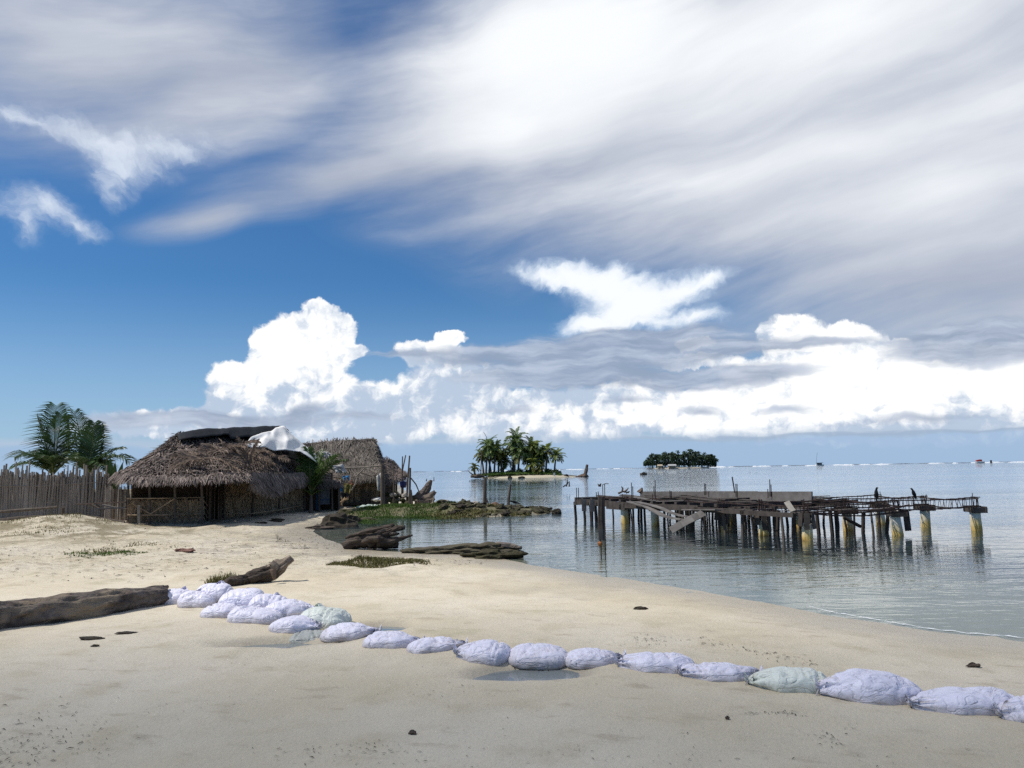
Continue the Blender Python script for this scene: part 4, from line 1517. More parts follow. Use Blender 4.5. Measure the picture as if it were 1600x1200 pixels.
def litter():
    """twigs, leaf shreds and weed lines: nobody could count them"""
    rnd = random.Random(21)
    b = MB()

    def shred(px, py, s):
        q = g(px, py) if py > 850 else on_plane(px, py, .06)
        z = H1(q.x, q.y) if py <= 900 else H(q.x, q.y)
        t = rnd.uniform(0, PI)
        d = Vector((math.cos(t), math.sin(t), 0))
        p = Vector((q.x, q.y, z + .006))
        l = s * rnd.uniform(.5, 1.5)
        b.strip([p - d * l, p + Vector((0, 0, s * .25)), p + d * l], [s * .15, s * .45, s * .1], Vector((-d.y, d.x, rnd.uniform(-.4, .4))))
    # drift line behind the sacks
    for i in range(150):
        t = rnd.random()
        px = lerp(985, 1275, t)
        py = 999 + 60 * max(0, t - .30) ** 1.25 * 1.1 + rnd.gauss(0, 2.0 + 4 * rnd.random())
        shred(px, py, rnd.uniform(.008, .022))
    for (x0, y0, n, sx, sy, s0) in ((1210, 1116, 34, 26, 3, .012), (1295, 1155, 20, 12, 8, .011), (1325, 1140, 5, 6, 4, .01), (470, 1175, 26, 40, 8, .009), (590, 1172, 30, 30, 6, .010),
                                   (840, 1003 + 45, 14, 20, 3, .014), (60, 1150, 90, 60, 28, .012), (30, 1180, 80, 40, 16, .012), (150, 1140, 30, 50, 20, .010), (690, 1080, 14, 40, 10, .009), (1020, 1005, 16, 40, 6, .012),
                                   (800, 1190, 40, 300, 8, .008), (1100, 1180, 30, 300, 15, .008), (400, 1080, 50, 300, 40, .008), (900, 1120, 40, 300, 40, .008)):
        for _ in range(n):
            shred(x0 + rnd.gauss(0, sx), min(1205, y0 + rnd.gauss(0, sy)), s0 * rnd.uniform(.6, 1.6))
    # trodden ground on the left, thicker near the hut
    for _ in range(620):
        px = rnd.uniform(0, 560)
        py = 818 + 92 * rnd.random() ** 1.6
        if px > 430 and py > 870:
            continue
        shred(px, py, rnd.uniform(.02, .055))
    # curving line of weed by the inlet
    for _ in range(170):
        t = rnd.random()
        px = 432 + 50 * t ** 2 + rnd.gauss(0, 2) if rnd.random() < .6 else rnd.uniform(430, 535)
        py = 826 + 22 * t + rnd.gauss(0, 2)
        shred(px, py, rnd.uniform(.02, .06))
    for _ in range(120):
        shred(rnd.uniform(490, 560), rnd.gauss(812, 4), rnd.uniform(.03, .07))
    for _ in range(60):
        shred(rnd.uniform(640, 760), rnd.gauss(878, 4), rnd.uniform(.015, .045))
    o = b.link('leaf_litter', M_LITTER)
    o['kind'] = 'stuff'
    o['label'] = 'dark shreds of leaf and weed scattered over the sand'


driftwood()
grasses()
stones()
litter()
# ------------------------------------------------------------------ thatched huts, fence, clutter
def thatch(b, eave, ridge, n, rows=14, seed=0, L=(.28, .62), w=(.018, .05), jit=.42, lift=.07, sag=.10, nrm_sign=1, ragged=.18, t1=1.0):
    """leaf thatch over the surface between an eave line and a ridge line; leaves point down the slope"""
    rnd = random.Random(seed)
    K = 48
    E, G = path(eave, K), path(ridge, K)

    def S(s, t):
        f = s * (K - 1)
        i = min(int(f), K - 2)
        f -= i
        e, r = E[i].lerp(E[i + 1], f), G[i].lerp(G[i + 1], f)
        p = e.lerp(r, t)
        p.z -= sag * math.sin(PI * t) * (1 + .3 * nz((s * 9, t * 3, seed)))
        p.z += .05 * nz((s * 14, t * 6, seed + 9))
        return p

    def N(s, t):
        d = .02
        a = S(min(1, s + d), t) - S(max(0, s - d), t)
        c = S(s, min(1, t + d)) - S(s, max(0, t - d))
        q = a.cross(c) * nrm_sign
        return q.normalized() if q.length > 1e-6 else Vector((0, 0, 1))
    b.mat = 1
    b.grid([[S(i / 40, j / 10) for i in range(41)] for j in range(11)])
    b.mat = 0
    # slightly more leaves near the course edges
    for k in range(n):
        s = rnd.random()
        if rnd.random() < .7:
            t = (math.floor(rnd.random() * rows) + rnd.random() * .35) / rows
        else:
            t = rnd.random()
        if rnd.random() < .10:
            t = rnd.uniform(-.01, .03)
        t = max(0.0, min(t1, t))
        p = S(s, t)
        nn = N(s, t)
        down = S(s, max(0, t - .06)) - S(s, min(1, t + .02))
        if down.length < 1e-6:
            continue
        down.normalize()
        side = nn.cross(down).normalized()
        a = rnd.gauss(0, jit)
        d = down * math.cos(a) + side * math.sin(a)
        sd = nn.cross(d).normalized()
        l = rnd.uniform(*L)
        if t < .05:
            l = min(l, .34) + ragged * rnd.random()
            d = (d + Vector((0, 0, -.55))).normalized()
        wd = rnd.uniform(*w)
        o = nn * rnd.uniform(.01, lift)
        p0 = p + o - d * l * .35
        tip = rnd.uniform(-.02, .07)
        tw = (sd + nn * rnd.uniform(-.6, .6)).normalized()
        b.strip([p0, p + o + nn * .015, p + o + d * l * .65 + nn * tip], [wd * .8, wd, wd * .15], tw)
    return S, N


def cane_wall(b, a, c, h0, h1, n, seed, thick=.012, bulge=.02, topjit=.03):
    """upright split canes between two feet; heights above the ground at each end"""
    rnd = random.Random(seed)
    a, c = Vector(a), Vector(c)
    d = (c - a).normalized()
    nrm = Vector((d.y, -d.x, 0))
    L = (c - a).length
    for i in range(n):
        t = (i + rnd.uniform(-.3, .3)) / n
        p = a.lerp(c, max(0, min(1, t)))
        h = lerp(h0, h1, t) + rnd.uniform(-topjit, topjit)
        wd = L / n * rnd.uniform(.9, 1.6)
        o = nrm * rnd.uniform(0, thick * 2.5)
        ln = rnd.uniform(-.03, .03)
        q0, q1 = p + o, p + o + d * ln + Vector((0, 0, h)) + nrm * rnd.uniform(-bulge, bulge)
        q0.z -= .08
        b.strip([q0, q0.lerp(q1, .5) + nrm * rnd.uniform(-.006, .01), q1], [wd, wd, wd * .8], (d + nrm * rnd.uniform(-.5, .5)).normalized())


def leaf_panel(b, a, c, z0, z1, n, seed, w=(.02, .05)):
    """wall matted with flattened palm leaves, hung in courses"""
    rnd = random.Random(seed)
    a, c = Vector(a), Vector(c)
    d = (c - a).normalized()
    nrm = Vector((d.y, -d.x, 0))
    for i in range(n):
        t = rnd.random()
        z = lerp(z0, z1, rnd.random())
        p = a.lerp(c, t)
        p.z += z
        an = rnd.gauss(0, .42)
        dd = Vector((0, 0, -1)) * math.cos(an) + d * math.sin(an)
        l = rnd.uniform(.16, .40)
        o = nrm * rnd.uniform(.012, .05)
        q1 = p + o + dd * l
        q1.z = max(q1.z, a.lerp(c, t).z - .03)
        wd = rnd.uniform(*w)
        b.strip([p + o, q1 + nrm * .02], [wd, wd * .5], (nrm.cross(dd) + nrm * rnd.uniform(-.5, .5)).normalized())


def slab_wall(b, a, c, z0, z1, th=.05):
    a, c = Vector(a), Vector(c)
    d = (c - a).normalized()
    nrm = Vector((d.y, -d.x, 0))
    m = (a + c) / 2 - nrm * th
    b.box((m.x, m.y, (a.z + c.z) / 2 + (z0 + z1) / 2), ((c - a).length / 2, th / 2, (z1 - z0) / 2), Matrix((d, nrm, Vector((0, 0, 1)))).transposed())


def front_hut():
    A = g(200, 817)
    Bp = g(318, 815)
    R0 = Vector((Bp.x + .12, Bp.y + 1.6, 0))
    R0.z = H(R0.x, R0.y)
    R1 = P(474, 797, 35.0)
    R1.z = H(R1.x, R1.y)
    LB = Vector((A.x + .3, 36.0, H(A.x, 36.0)))
    root = thing('thatched_hut', A, 'large low hut with shaggy grey brown thatch and a dark open front above a parapet', 'hut')
    # ---- roof
    z = CAM_H
    EL = P(176, 745, 28.6)
    eave = [Vector((EL.x - .1, 34.0, 1.45)), Vector((EL.x - .15, 31.0, 1.45)), EL, P(196, 752, 27.0), P(235, 754, 26.7), P(300, 753, 26.7), P(352, 750, 26.9), P(388, 748, 27.5), P(398, 754, 28.6), P(430, 757, 31.0), P(470, 753, 34.6), P(490, 748, 36.2), P(500, 744, 38.0)]
    r0, r1 = P(281, 678, 30.2), P(441, 671, 36.0)
    rm = r0.lerp(r1, .5)
    ridge = [r0 + Vector((.2, .4, 0)), r0 + Vector((.05, .25, 0)), r0, r0, r0, r0.lerp(r1, .04), r0.lerp(r1, .12), r0.lerp(r1, .28), r0.lerp(r1, .45), r0.lerp(r1, .65), r0.lerp(r1, .9), r1, r1 + Vector((.1, .3, 0))]

    def even(pl, n):
        out = []
        for i in range(n):
            f = i / (n - 1) * (len(pl) - 1)
            k = min(int(f), len(pl) - 2)
            out.append(pl[k].lerp(pl[k + 1], f - k))
        return out
    b = MB()
    # keep eave and ridge in step: build the thatch in joined bays
    nb = len(eave) - 1
    tot = sum((eave[i + 1] - eave[i]).length for i in range(nb))
    for i in range(nb):
        n = int(15500 * ((eave[i + 1] - eave[i]).length + .4 * (ridge[i + 1] - ridge[i]).length) / tot)
        if i < 2:
            n //= 3
        thatch(b, [eave[i], eave[i + 1]], [ridge[i], ridge[i + 1] if (ridge[i + 1] - ridge[i]).length > .02 else ridge[i] + Vector((.02, 0, 0))], n, 11, 40 + i, L=(.22, .50), w=(.02, .055), nrm_sign=1)
    roof = b.link('thatch_roof', [M_THATCH, M_THATCH_BASE], root)
    # far slope, closing the roof behind
    b = MB()
    b.mat = 0
    bk = [Vector((EL.x - .1, 34.0, 1.45)), Vector((A.x + .6, 37.5, 1.5)), Vector((-10.5, 39.2, 1.5)), P(500, 744, 38.0)]
    rk = [r0 + Vector((.2, .4, 0)), r0.lerp(r1, .4), r0.lerp(r1, .9), r1 + Vector((.1, .3, 0))]
    b.grid([bk, rk])
    b.link('thatch_roof', M_THATCH_BASE, root)
    # ragged shelf where the upper roof stands on the lower
    b = MB()
    rnd = random.Random(5)
    for i in range(260):
        t = rnd.random()
        q = P(lerp(258, 420, t), lerp(700, 694, t) + rnd.gauss(0, 3), lerp(29.2, 33.6, t) - .25)
        a = rnd.uniform(-.5, .5) + PI
        l = rnd.uniform(.25, .7)
        d = Vector((math.cos(a) * (1 if rnd.random() < .6 else -1), -.3, rnd.uniform(-.5, .15))).normalized()
        b.strip([q, q + d * l * .6, q + d * l], [.03, .035, .008], Vector((0, .4, 1)).cross(d).normalized())
    b.link('thatch_fringe', M_THATCH, root)

    # ---- walls
    ph = .80
    b = MB()
    cane_wall(b, A, Bp, ph, ph, 95, 3, topjit=.06)
    leaf_panel(b, A, Bp, .05, ph, 900, 4, (.02, .045))
    slab_wall(b, A, Bp, -.05, ph - .06)
    par = b.link('parapet', M_CANE, root)
    for (p, q) in (((198, 779), (319, 777)), ((199, 805), (319, 803))):
        b = MB()
        b.tube([P(*p, A.y - .07), P((p[0] + q[0]) / 2, (p[1] + q[1]) / 2 + .5, A.y - .08), P(*q, Bp.y - .07)], .022, 6)
        b.link('rail', M_CANE, par)
    b = MB()
    b.tube([P(235, 803, A.y - .1), P(273, 779, A.y - .1)], .022, 6)
    b.link('brace', M_CANE, par)
    b = MB()
    b.tube([P(206, 786, A.y - .1), P(235, 803, A.y - .1)], .018, 6)
    b.link('brace', M_CANE, par)
    b = MB()
    b.beam(P(217, 819, A.y - .12), P(217, 789, A.y - .12), .10, .03, (0, 1, 0))
    b.link('stake', M_POLE_PALE, par)
    b = MB()
    b.tube([P(292, 780, A.y - .1), P(297, 816, A.y - .1)], .03, 6)
    b.link('stake', M_CANE_DARK, par)
    for px in (201, 234, 273.5, 315.5):
        b = MB()
        p = P(px, 815, A.y + .02)
        p.z = A.z - .1
        q = P(px - 1, 747, A.y + .05)
        b.tube([p, p.lerp(q, .5) + Vector((.02, 0, 0)), q], [.05, .045, .04], 8)
        b.link('porch_post', M_POLE, root)
    # recess beside the porch, then the long side wall
    b = MB()
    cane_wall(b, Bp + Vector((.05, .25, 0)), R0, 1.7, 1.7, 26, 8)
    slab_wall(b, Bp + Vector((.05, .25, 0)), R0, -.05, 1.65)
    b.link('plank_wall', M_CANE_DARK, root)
    b = MB()
    cane_wall(b, R0, R1, 1.55, 1.5, 120, 9, topjit=.05)
    leaf_panel(b, R0, R1, .1, 1.5, 2200, 10, (.02, .05))
    slab_wall(b, R0, R1, -.05, 1.5)
    sw = b.link('leaf_wall', M_CANE, root)
    b = MB()
    b.tube([P(345, 803, R0.y - .12), P(395, 802, 31.2), P(435, 797, 33.0), P(470, 790, 34.7)], .025, 6)
    b.link('rail', M_CANE, sw)
    for f in (.0, .33, .66, 1.0):
        b = MB()
        p = R0.lerp(R1, f) + Vector((.07, -.07, -.05))
        b.tube([p, p + Vector((0, 0, 1.6))], .045, 8)
        b.link('wall_post', M_POLE, root)
    # leaf skirt hanging from the right part of the eave
    b = MB()
    rnd = random.Random(77)
    for i in range(3800):
        t = rnd.random()
        top = [P(390, 742, 28.3), P(430, 744, 30.6), P(474, 741, 34.6)]
        u = t * 2
        k = min(1, int(u))
        p = top[k].lerp(top[k + 1], u - k)
        drop = rnd.uniform(0, .55) * (.55 + .45 * math.sin(PI * min(1, t * 1.3)))
        l = rnd.uniform(.2, .45)
        an = rnd.gauss(0, .30)
        d = Vector((math.sin(an), -.10, -math.cos(an))).normalized()
        p = p + Vector((.12 + .18 * drop, -.15 - .25 * drop, -drop + .1)) + Vector((rnd.uniform(0, .05), -rnd.uniform(0, .06), 0))
        b.strip([p, p + d * l * .5, p + d * l], [.03, .04, .008], Vector((.8, .6, rnd.uniform(-.4, .4))).normalized())
    b.link('thatch_skirt', M_THATCH, root)
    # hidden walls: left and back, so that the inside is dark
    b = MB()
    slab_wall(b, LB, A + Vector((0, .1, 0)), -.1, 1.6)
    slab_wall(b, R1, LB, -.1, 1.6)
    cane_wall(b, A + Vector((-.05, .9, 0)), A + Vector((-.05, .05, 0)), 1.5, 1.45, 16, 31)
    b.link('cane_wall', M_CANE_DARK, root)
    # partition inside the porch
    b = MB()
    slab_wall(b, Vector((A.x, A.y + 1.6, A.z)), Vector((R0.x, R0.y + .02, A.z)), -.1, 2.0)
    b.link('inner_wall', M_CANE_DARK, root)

    # cane screen and doorway between fence and hut
    b = MB()
    p0, p1 = P(166, 788, 28.6), P(176, 788, 28.6)
    root2 = thing('cane_screen', g(182, 792), 'pale cane screen with a narrow dark slit between fence and big hut', 'screen')
    for (x0, x1, s) in ((164, 176, 1), (180, 199, 2)):
        b = MB()
        a, c = P(x0, 790, 29.0), P(x1, 790, 29.0)
        a.z = c.z = H(a.x, a.y)
        cane_wall(b, a, c, 1.20, 1.20, int((x1 - x0) * 1.2), s, topjit=.06)
        slab_wall(b, a, c, -.05, 1.1, .08)
        b.link('cane_panel', M_STICK, root2)
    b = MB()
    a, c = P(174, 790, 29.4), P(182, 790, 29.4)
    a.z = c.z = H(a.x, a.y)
    slab_wall(b, a, c, -.05, 1.1, .06)  # dark slab behind the slit stands in for its shade
    b.link('dark_slit_panel', M_CANE_DARK, root2)

    # ---- tarpaulins lying on the roof
    def sheet(name, m, rows, label, cat, fold=.05, nu=24, nv=14, seed=1, off=(0, 0, 0)):
        b = MB()
        R_ = [[p + Vector(off) for p in path(r, nu)] for r in rows]
        out = []
        for j in range(nv):
            f = j / (nv - 1) * (len(R_) - 1)
            k = min(int(f), len(R_) - 2)
            row = []
            for i in range(nu):
                p = R_[k][i].lerp(R_[k + 1][i], f - k)
                n = fold * (1.6 * nz((i * .16, j * .12, seed), 1.0) + .5 * nz((i * .45, j * .10, seed + 4), 1.0))
                row.append(p + Vector((.2 * n, -.9 * n, .6 * n)))
            out.append(row)
        b.grid(out)
        o = b.link(name, m, origin=tuple(R_[0][0]), smooth=True)
        md = o.modifiers.new('thickness', 'SOLIDIFY')
        md.thickness = .012
        return tag(o, label, cat)
    up = Vector((0, 0, .06))
    sheet('black_tarp', M_TARP_BLACK,
          [[P(279, 688, 29.4), P(300, 684.5, 29.6), P(330, 681, 30.5), P(358, 679, 31.5), P(360, 685, 31.4), P(400, 682, 33.0), P(438, 680, 34.7)],
           [P(277, 679, 29.8), P(300, 671, 30.3), P(330, 669, 31.2), P(360, 667.5, 32.3), P(400, 666, 34.0), P(425, 665, 35.0), P(442, 666, 35.8)],
           [P(280, 680, 30.9), P(300, 675, 31.3), P(330, 673, 32.2), P(360, 671, 33.4), P(400, 670, 35.0), P(425, 670, 36.0), P(442, 670, 36.6)]],
          'black plastic sheet folded over the ridge of the big thatched roof', 'tarp', .06, 60, 10, 3)
    sheet('white_tarp', M_TARP_WHITE,
          [[P(384, 698, 30.9), P(412, 702, 31.7), P(430, 705, 32.6), P(452, 706, 33.4), P(470, 707, 34.2), P(496, 725, 35.0)],
           [P(393, 688, 31.9), P(416, 688, 32.7), P(434, 689, 33.5), P(450, 690, 34.1), P(468, 698, 35.0), P(500, 722, 35.6)],
           [P(404, 681, 33.0), P(420, 678, 33.8), P(433, 671, 34.8), P(445, 669, 35.3), P(466, 688, 35.8), P(503, 719, 36.2)]],
          'white tarp draped over the rear of the big thatched roof, narrowing to its right', 'tarp', .08, 40, 20, 9, (.10, -.50, .05))
    sheet('black_tarp', M_TARP_BLACK,
          [[P(445, 712, 34.0), P(470, 722, 34.5), P(496, 735, 35.2)], [P(440, 703, 34.3), P(470, 708, 35.0), P(498, 722, 35.9)]],
          'strip of black plastic showing under the lower hem of the white tarp', 'tarp', .05, 20, 6, 12)

    # ---- dry fronds thrown on the roof
    rnd = random.Random(15)

    def dry_frond(c, d, L, label, m=M_DRYLEAF, up=.2):
        b = MB()
        d = Vector(d).normalized()
        pts = [c + d * L * t + Vector((0, 0, up * L * math.sin(PI * t) * .6)) for t in np.linspace(0, 1, 8)]
        b.tube(pts, [.035, .03, .028, .024, .02, .016, .012, .006], 6)
        s = d.cross(Vector((0, -.45, .9))).normalized()
        for i in range(46):
            t = .12 + .86 * i / 46
            p = path(pts, 47)[min(46, int(t * 46))]
            sg = 1 if i % 2 else -1
            l = L * .36 * math.sin(PI * min(1, t * .8 + .2)) * rnd.uniform(.6, 1.1)
            q = (d * .75 + s * sg * rnd.uniform(.3, .8) + Vector((0, -.2, rnd.uniform(-.3, .5)))).normalized()
            b.strip([p, p + q * l * .5 + Vector((0, 0, .04)), p + q * l + Vector((0, 0, -.05))], [.03, .045, .008], q.cross(Vector((0, -1, .3))).normalized())
        return tag(b.link('dry_palm_frond', m, origin=tuple(c)), label, 'palm frond', 'dry palm fronds on the hut roof')
    spots = [(395, 728, 29.2, (-.9, -.1, .35), 1.4, 'upright fan of reddish dry fronds standing out of the frond heap on the roof'), (390, 729, 29.0, (-.35, -.1, .85), 1.2, 'short dry frond sticking almost straight up from the frond heap'),
             (388, 729, 29.0, (.35, -.1, .8), 1.1, 'dry frond leaning right out of the upright fan on the roof'), (386, 729, 28.9, (-.6, -.2, .6), 1.2, 'dry frond leaning left out of the upright fan on the roof')]
    for (px, py, Y, d, L, lab) in spots:
        dry_frond(P(px, py, Y), d, L, lab, up=.1)
    labs = 'brown dry palm frond lying in the heap on the slope of the hut roof'
    for i in range(30):
        t = rnd.random()
        px = lerp(312, 428, t)
        py = lerp(700, 724, rnd.random()) + 6 * t
        if px > 380:
            py = 714 + 12 * rnd.random()
        Y = lerp(28.2, 33.0, t) - (py - 700) * .045
        p = P(px, py, Y)
        p.z += .08
        dx = rnd.choice((-1, 1))
        dry_frond(p, (dx, rnd.uniform(-.4, .4), rnd.uniform(-.45, .25 if px < 380 else -.1)), rnd.uniform(.8, 1.5) * (1 if px < 380 else .6), labs, up=.2 if px < 380 else .05)
    return root


def palm_frond(b, base, d, L, droop, nl, seed, wl=.05, lf=.36, up=Vector((0, 0, 1)), tilt=.25, spread=.45):
    """arching feather leaf: stem curve bends down by droop, leaflets both sides"""
    rnd = random.Random(seed)
    base, d = Vector(base), Vector(d).normalized()
    side = d.cross(up)
    side = side.normalized() if side.length > 1e-3 else Vector((1, 0, 0))
    pts, dirs = [base], [d]
    cur = d.copy()
    S_ = 14
    for i in range(S_):
        cur = (cur + Vector((0, 0, -1)) * droop / S_ * (.4 + 1.4 * i / S_)).normalized()
        pts.append(pts[-1] + cur * L / S_)
        dirs.append(cur)
    return_pts = pts
    for i in range(nl):
        t = .16 + .83 * i / (nl - 1)
        f = t * S_
        k = min(int(f), S_ - 1)
        p = pts[k].lerp(pts[k + 1], f - k)
        dd = dirs[k].lerp(dirs[k + 1], f - k).normalized()
        nn = side.cross(dd).normalized()
        for sg in (-1, 1):
            l = L * lf * (math.sin(PI * (t * .72 + .18)) ** .8) * rnd.uniform(.8, 1.1)
            q = (dd * (spread + .45 * t) + side * sg * 1.0 + nn * rnd.uniform(.05, .35)).normalized()
            m = p + q * l * .5
            e = p + q * l * .95 + Vector((0, 0, -.42 * l * (1 - tilt)))
            ws = (q.cross(nn) * .8 + nn * rnd.uniform(-.6, .6)).normalized()
            b.strip([p, m, e], [wl * .55, wl, wl * .1], ws)
    return return_pts


def tall_palm(name, foot, h, lean, n, L, label, cat, group, seed, m=M_PALM, wl=.05, nl=46, rise=.9, droop=1.4, tr=.14, dirs=None, lf=.36, spread=.45):
    root = thing(name, foot, label, cat, group)
    rnd = random.Random(seed)
    b = MB()
    top = Vector(foot) + Vector((lean[0], lean[1], h))
    mid = Vector(foot) + Vector((lean[0] * .3, lean[1] * .3, h * .5))
    log_mesh(b, [Vector(foot) - Vector((0, 0, .15)), mid, top], [tr * 1.4, tr, tr * .8], 10, .06, seed, seg=14)
    b.link('trunk', M_TRUNK, root)
    for i in range(n if dirs is None else len(dirs)):
        if dirs is None:
            a = 2.399 * i + rnd.uniform(-.3, .3)
            e = rnd.uniform(.15, 1.25) if i % 3 else rnd.uniform(.9, 1.4)
            d = Vector((math.cos(a) * math.cos(e), math.sin(a) * math.cos(e), math.sin(e)))
            l, dr = L * rnd.uniform(.8, 1.1), droop * rnd.uniform(.7, 1.2)
        else:
            d, l, dr = dirs[i]
        b = MB()
        pts = palm_frond(b, top, d, l, dr, nl, seed * 50 + i, wl, lf, spread=spread)
        fr = b.link('frond', m if (i % 5 or m is not M_PALM) else M_PALM_FRESH, root)
        b = MB()
        b.tube(pts, list(np.linspace(.035, .006, len(pts))), 5)
        b.link('stem', M_RACHIS, fr)
    return root


def left_palms():
    Y1 = 33.0
    f1 = P(72, 775, Y1)
    f1.z = H(f1.x, f1.y)

    def dr(px, py, c, Y):
        q = P(px, py, Y)
        v = q - c
        return v
    # crown hearts
    c1 = Vector((f1.x, f1.y, P(82, 742, Y1).z))
    D1 = []
    for (tx, ty, dy, dp) in ((72, 632, .3, .25), (96, 648, -.4, .5), (56, 652, -.3, .3), (8, 700, .2, 1.5), (118, 668, .2, .8), (20, 715, -1.0, 1.5), (100, 690, -1.5, 1.0), (40, 690, .9, 1.1), (125, 700, .4, 1.3), (64, 690, -1.4, .9)):
        v = dr(tx, ty, c1, Y1)
        L = v.length * 1.0
        v.y += dy
        v.z += L * dp * .42
        D1.append((v.normalized(), L, dp))
    tall_palm('coconut_palm', f1, c1.z - f1.z, (.25, 0, 0), 0, 0, 'bushy young coconut palm behind the stick fence, taller of the pair left of the hut', 'palm tree', 'young coconut palms behind the fence', 3, dirs=D1, lf=.50, spread=.35, nl=48, wl=.042, tr=.12)
    Y2 = 32.0
    f2 = P(142, 775, Y2)
    f2.z = H(f2.x, f2.y)
    c2 = Vector((f2.x, f2.y, P(138, 742, Y2).z))
    D2 = []
    for (tx, ty, dy, dp) in ((116, 642, .2, .25), (158, 660, -.3, .35), (150, 662, .5, .3), (215, 706, -.2, 1.7), (185, 690, .5, 1.2), (108, 700, .3, 1.2), (196, 716, -.9, 1.6), (165, 700, 1.2, 1.0), (140, 690, -1.5, 1.0)):
        v = dr(tx, ty, c2, Y2)
        L = v.length * 1.0
        v.y += dy
        v.z += L * dp * .42
        D2.append((v.normalized(), L, dp))
    tall_palm('coconut_palm', f2, c2.z - f2.z, (-.1, 0, 0), 0, 0, 'young coconut palm between fence and hut with one frond drooping towards the thatched roof', 'palm tree', 'young coconut palms behind the fence', 4, dirs=D2, lf=.50, spread=.35, nl=48, wl=.042, tr=.11)
    # low broad leaves behind the cane screen
    q = P(176, 760, 31)
    q.z = H(q.x, q.y)
    root = thing('banana_plant', q, 'small bright green broad leaved plant squeezed between palm and roof edge', 'plant')
    for i, (px, py, dx) in enumerate(((172, 713, -.1), (180, 722, .3), (192, 722, .9), (166, 718, -.5))):
        b = MB()
        tip = P(px, py, 31.0)
        a = q + Vector((0, 0, .3))
        pts = [a.lerp(tip, t) + Vector((0, 0, .12 * math.sin(PI * t))) for t in np.linspace(0, 1, 9)]
        b.strip(pts, [.03, .03, .04, .12, .2, .22, .18, .1, .01], (1, .35, 0))
        b.link('leaf', M_PALM_FRESH, root)
    # palm sprout by the long wall
    Y3 = 33.5
    f3 = g(488, 797)
    f3.y -= 2.0
    f3.x = P(486, 797, f3.y).x
    f3.z = H(f3.x, f3.y)
    c3 = P(486, 774, f3.y)
    D3 = []
    for (tx, ty, dy, dp) in ((458, 698, .1, .5), (533, 716, -.2, 1.2), (478, 705, .3, .25), (524, 712, -.4, .9), (500, 708, .3, .4), (472, 760, -.4, .8), (505, 765, -.2, .8)):
        v = P(tx, ty, f3.y) - c3
        L = v.length * 1.08
        v.y += dy
        v.z += L * dp * .42
        D3.append((v.normalized(), L, dp))
    tall_palm('palm_sprout', f3, c3.z - f3.z, (0, 0, 0), 0, 0, 'young palm with a few long green fronds beside the right end of the big hut', 'palm tree', None, 6, dirs=D3, lf=.42, nl=44, wl=.045, tr=.07, m=M_PALM_FRESH)


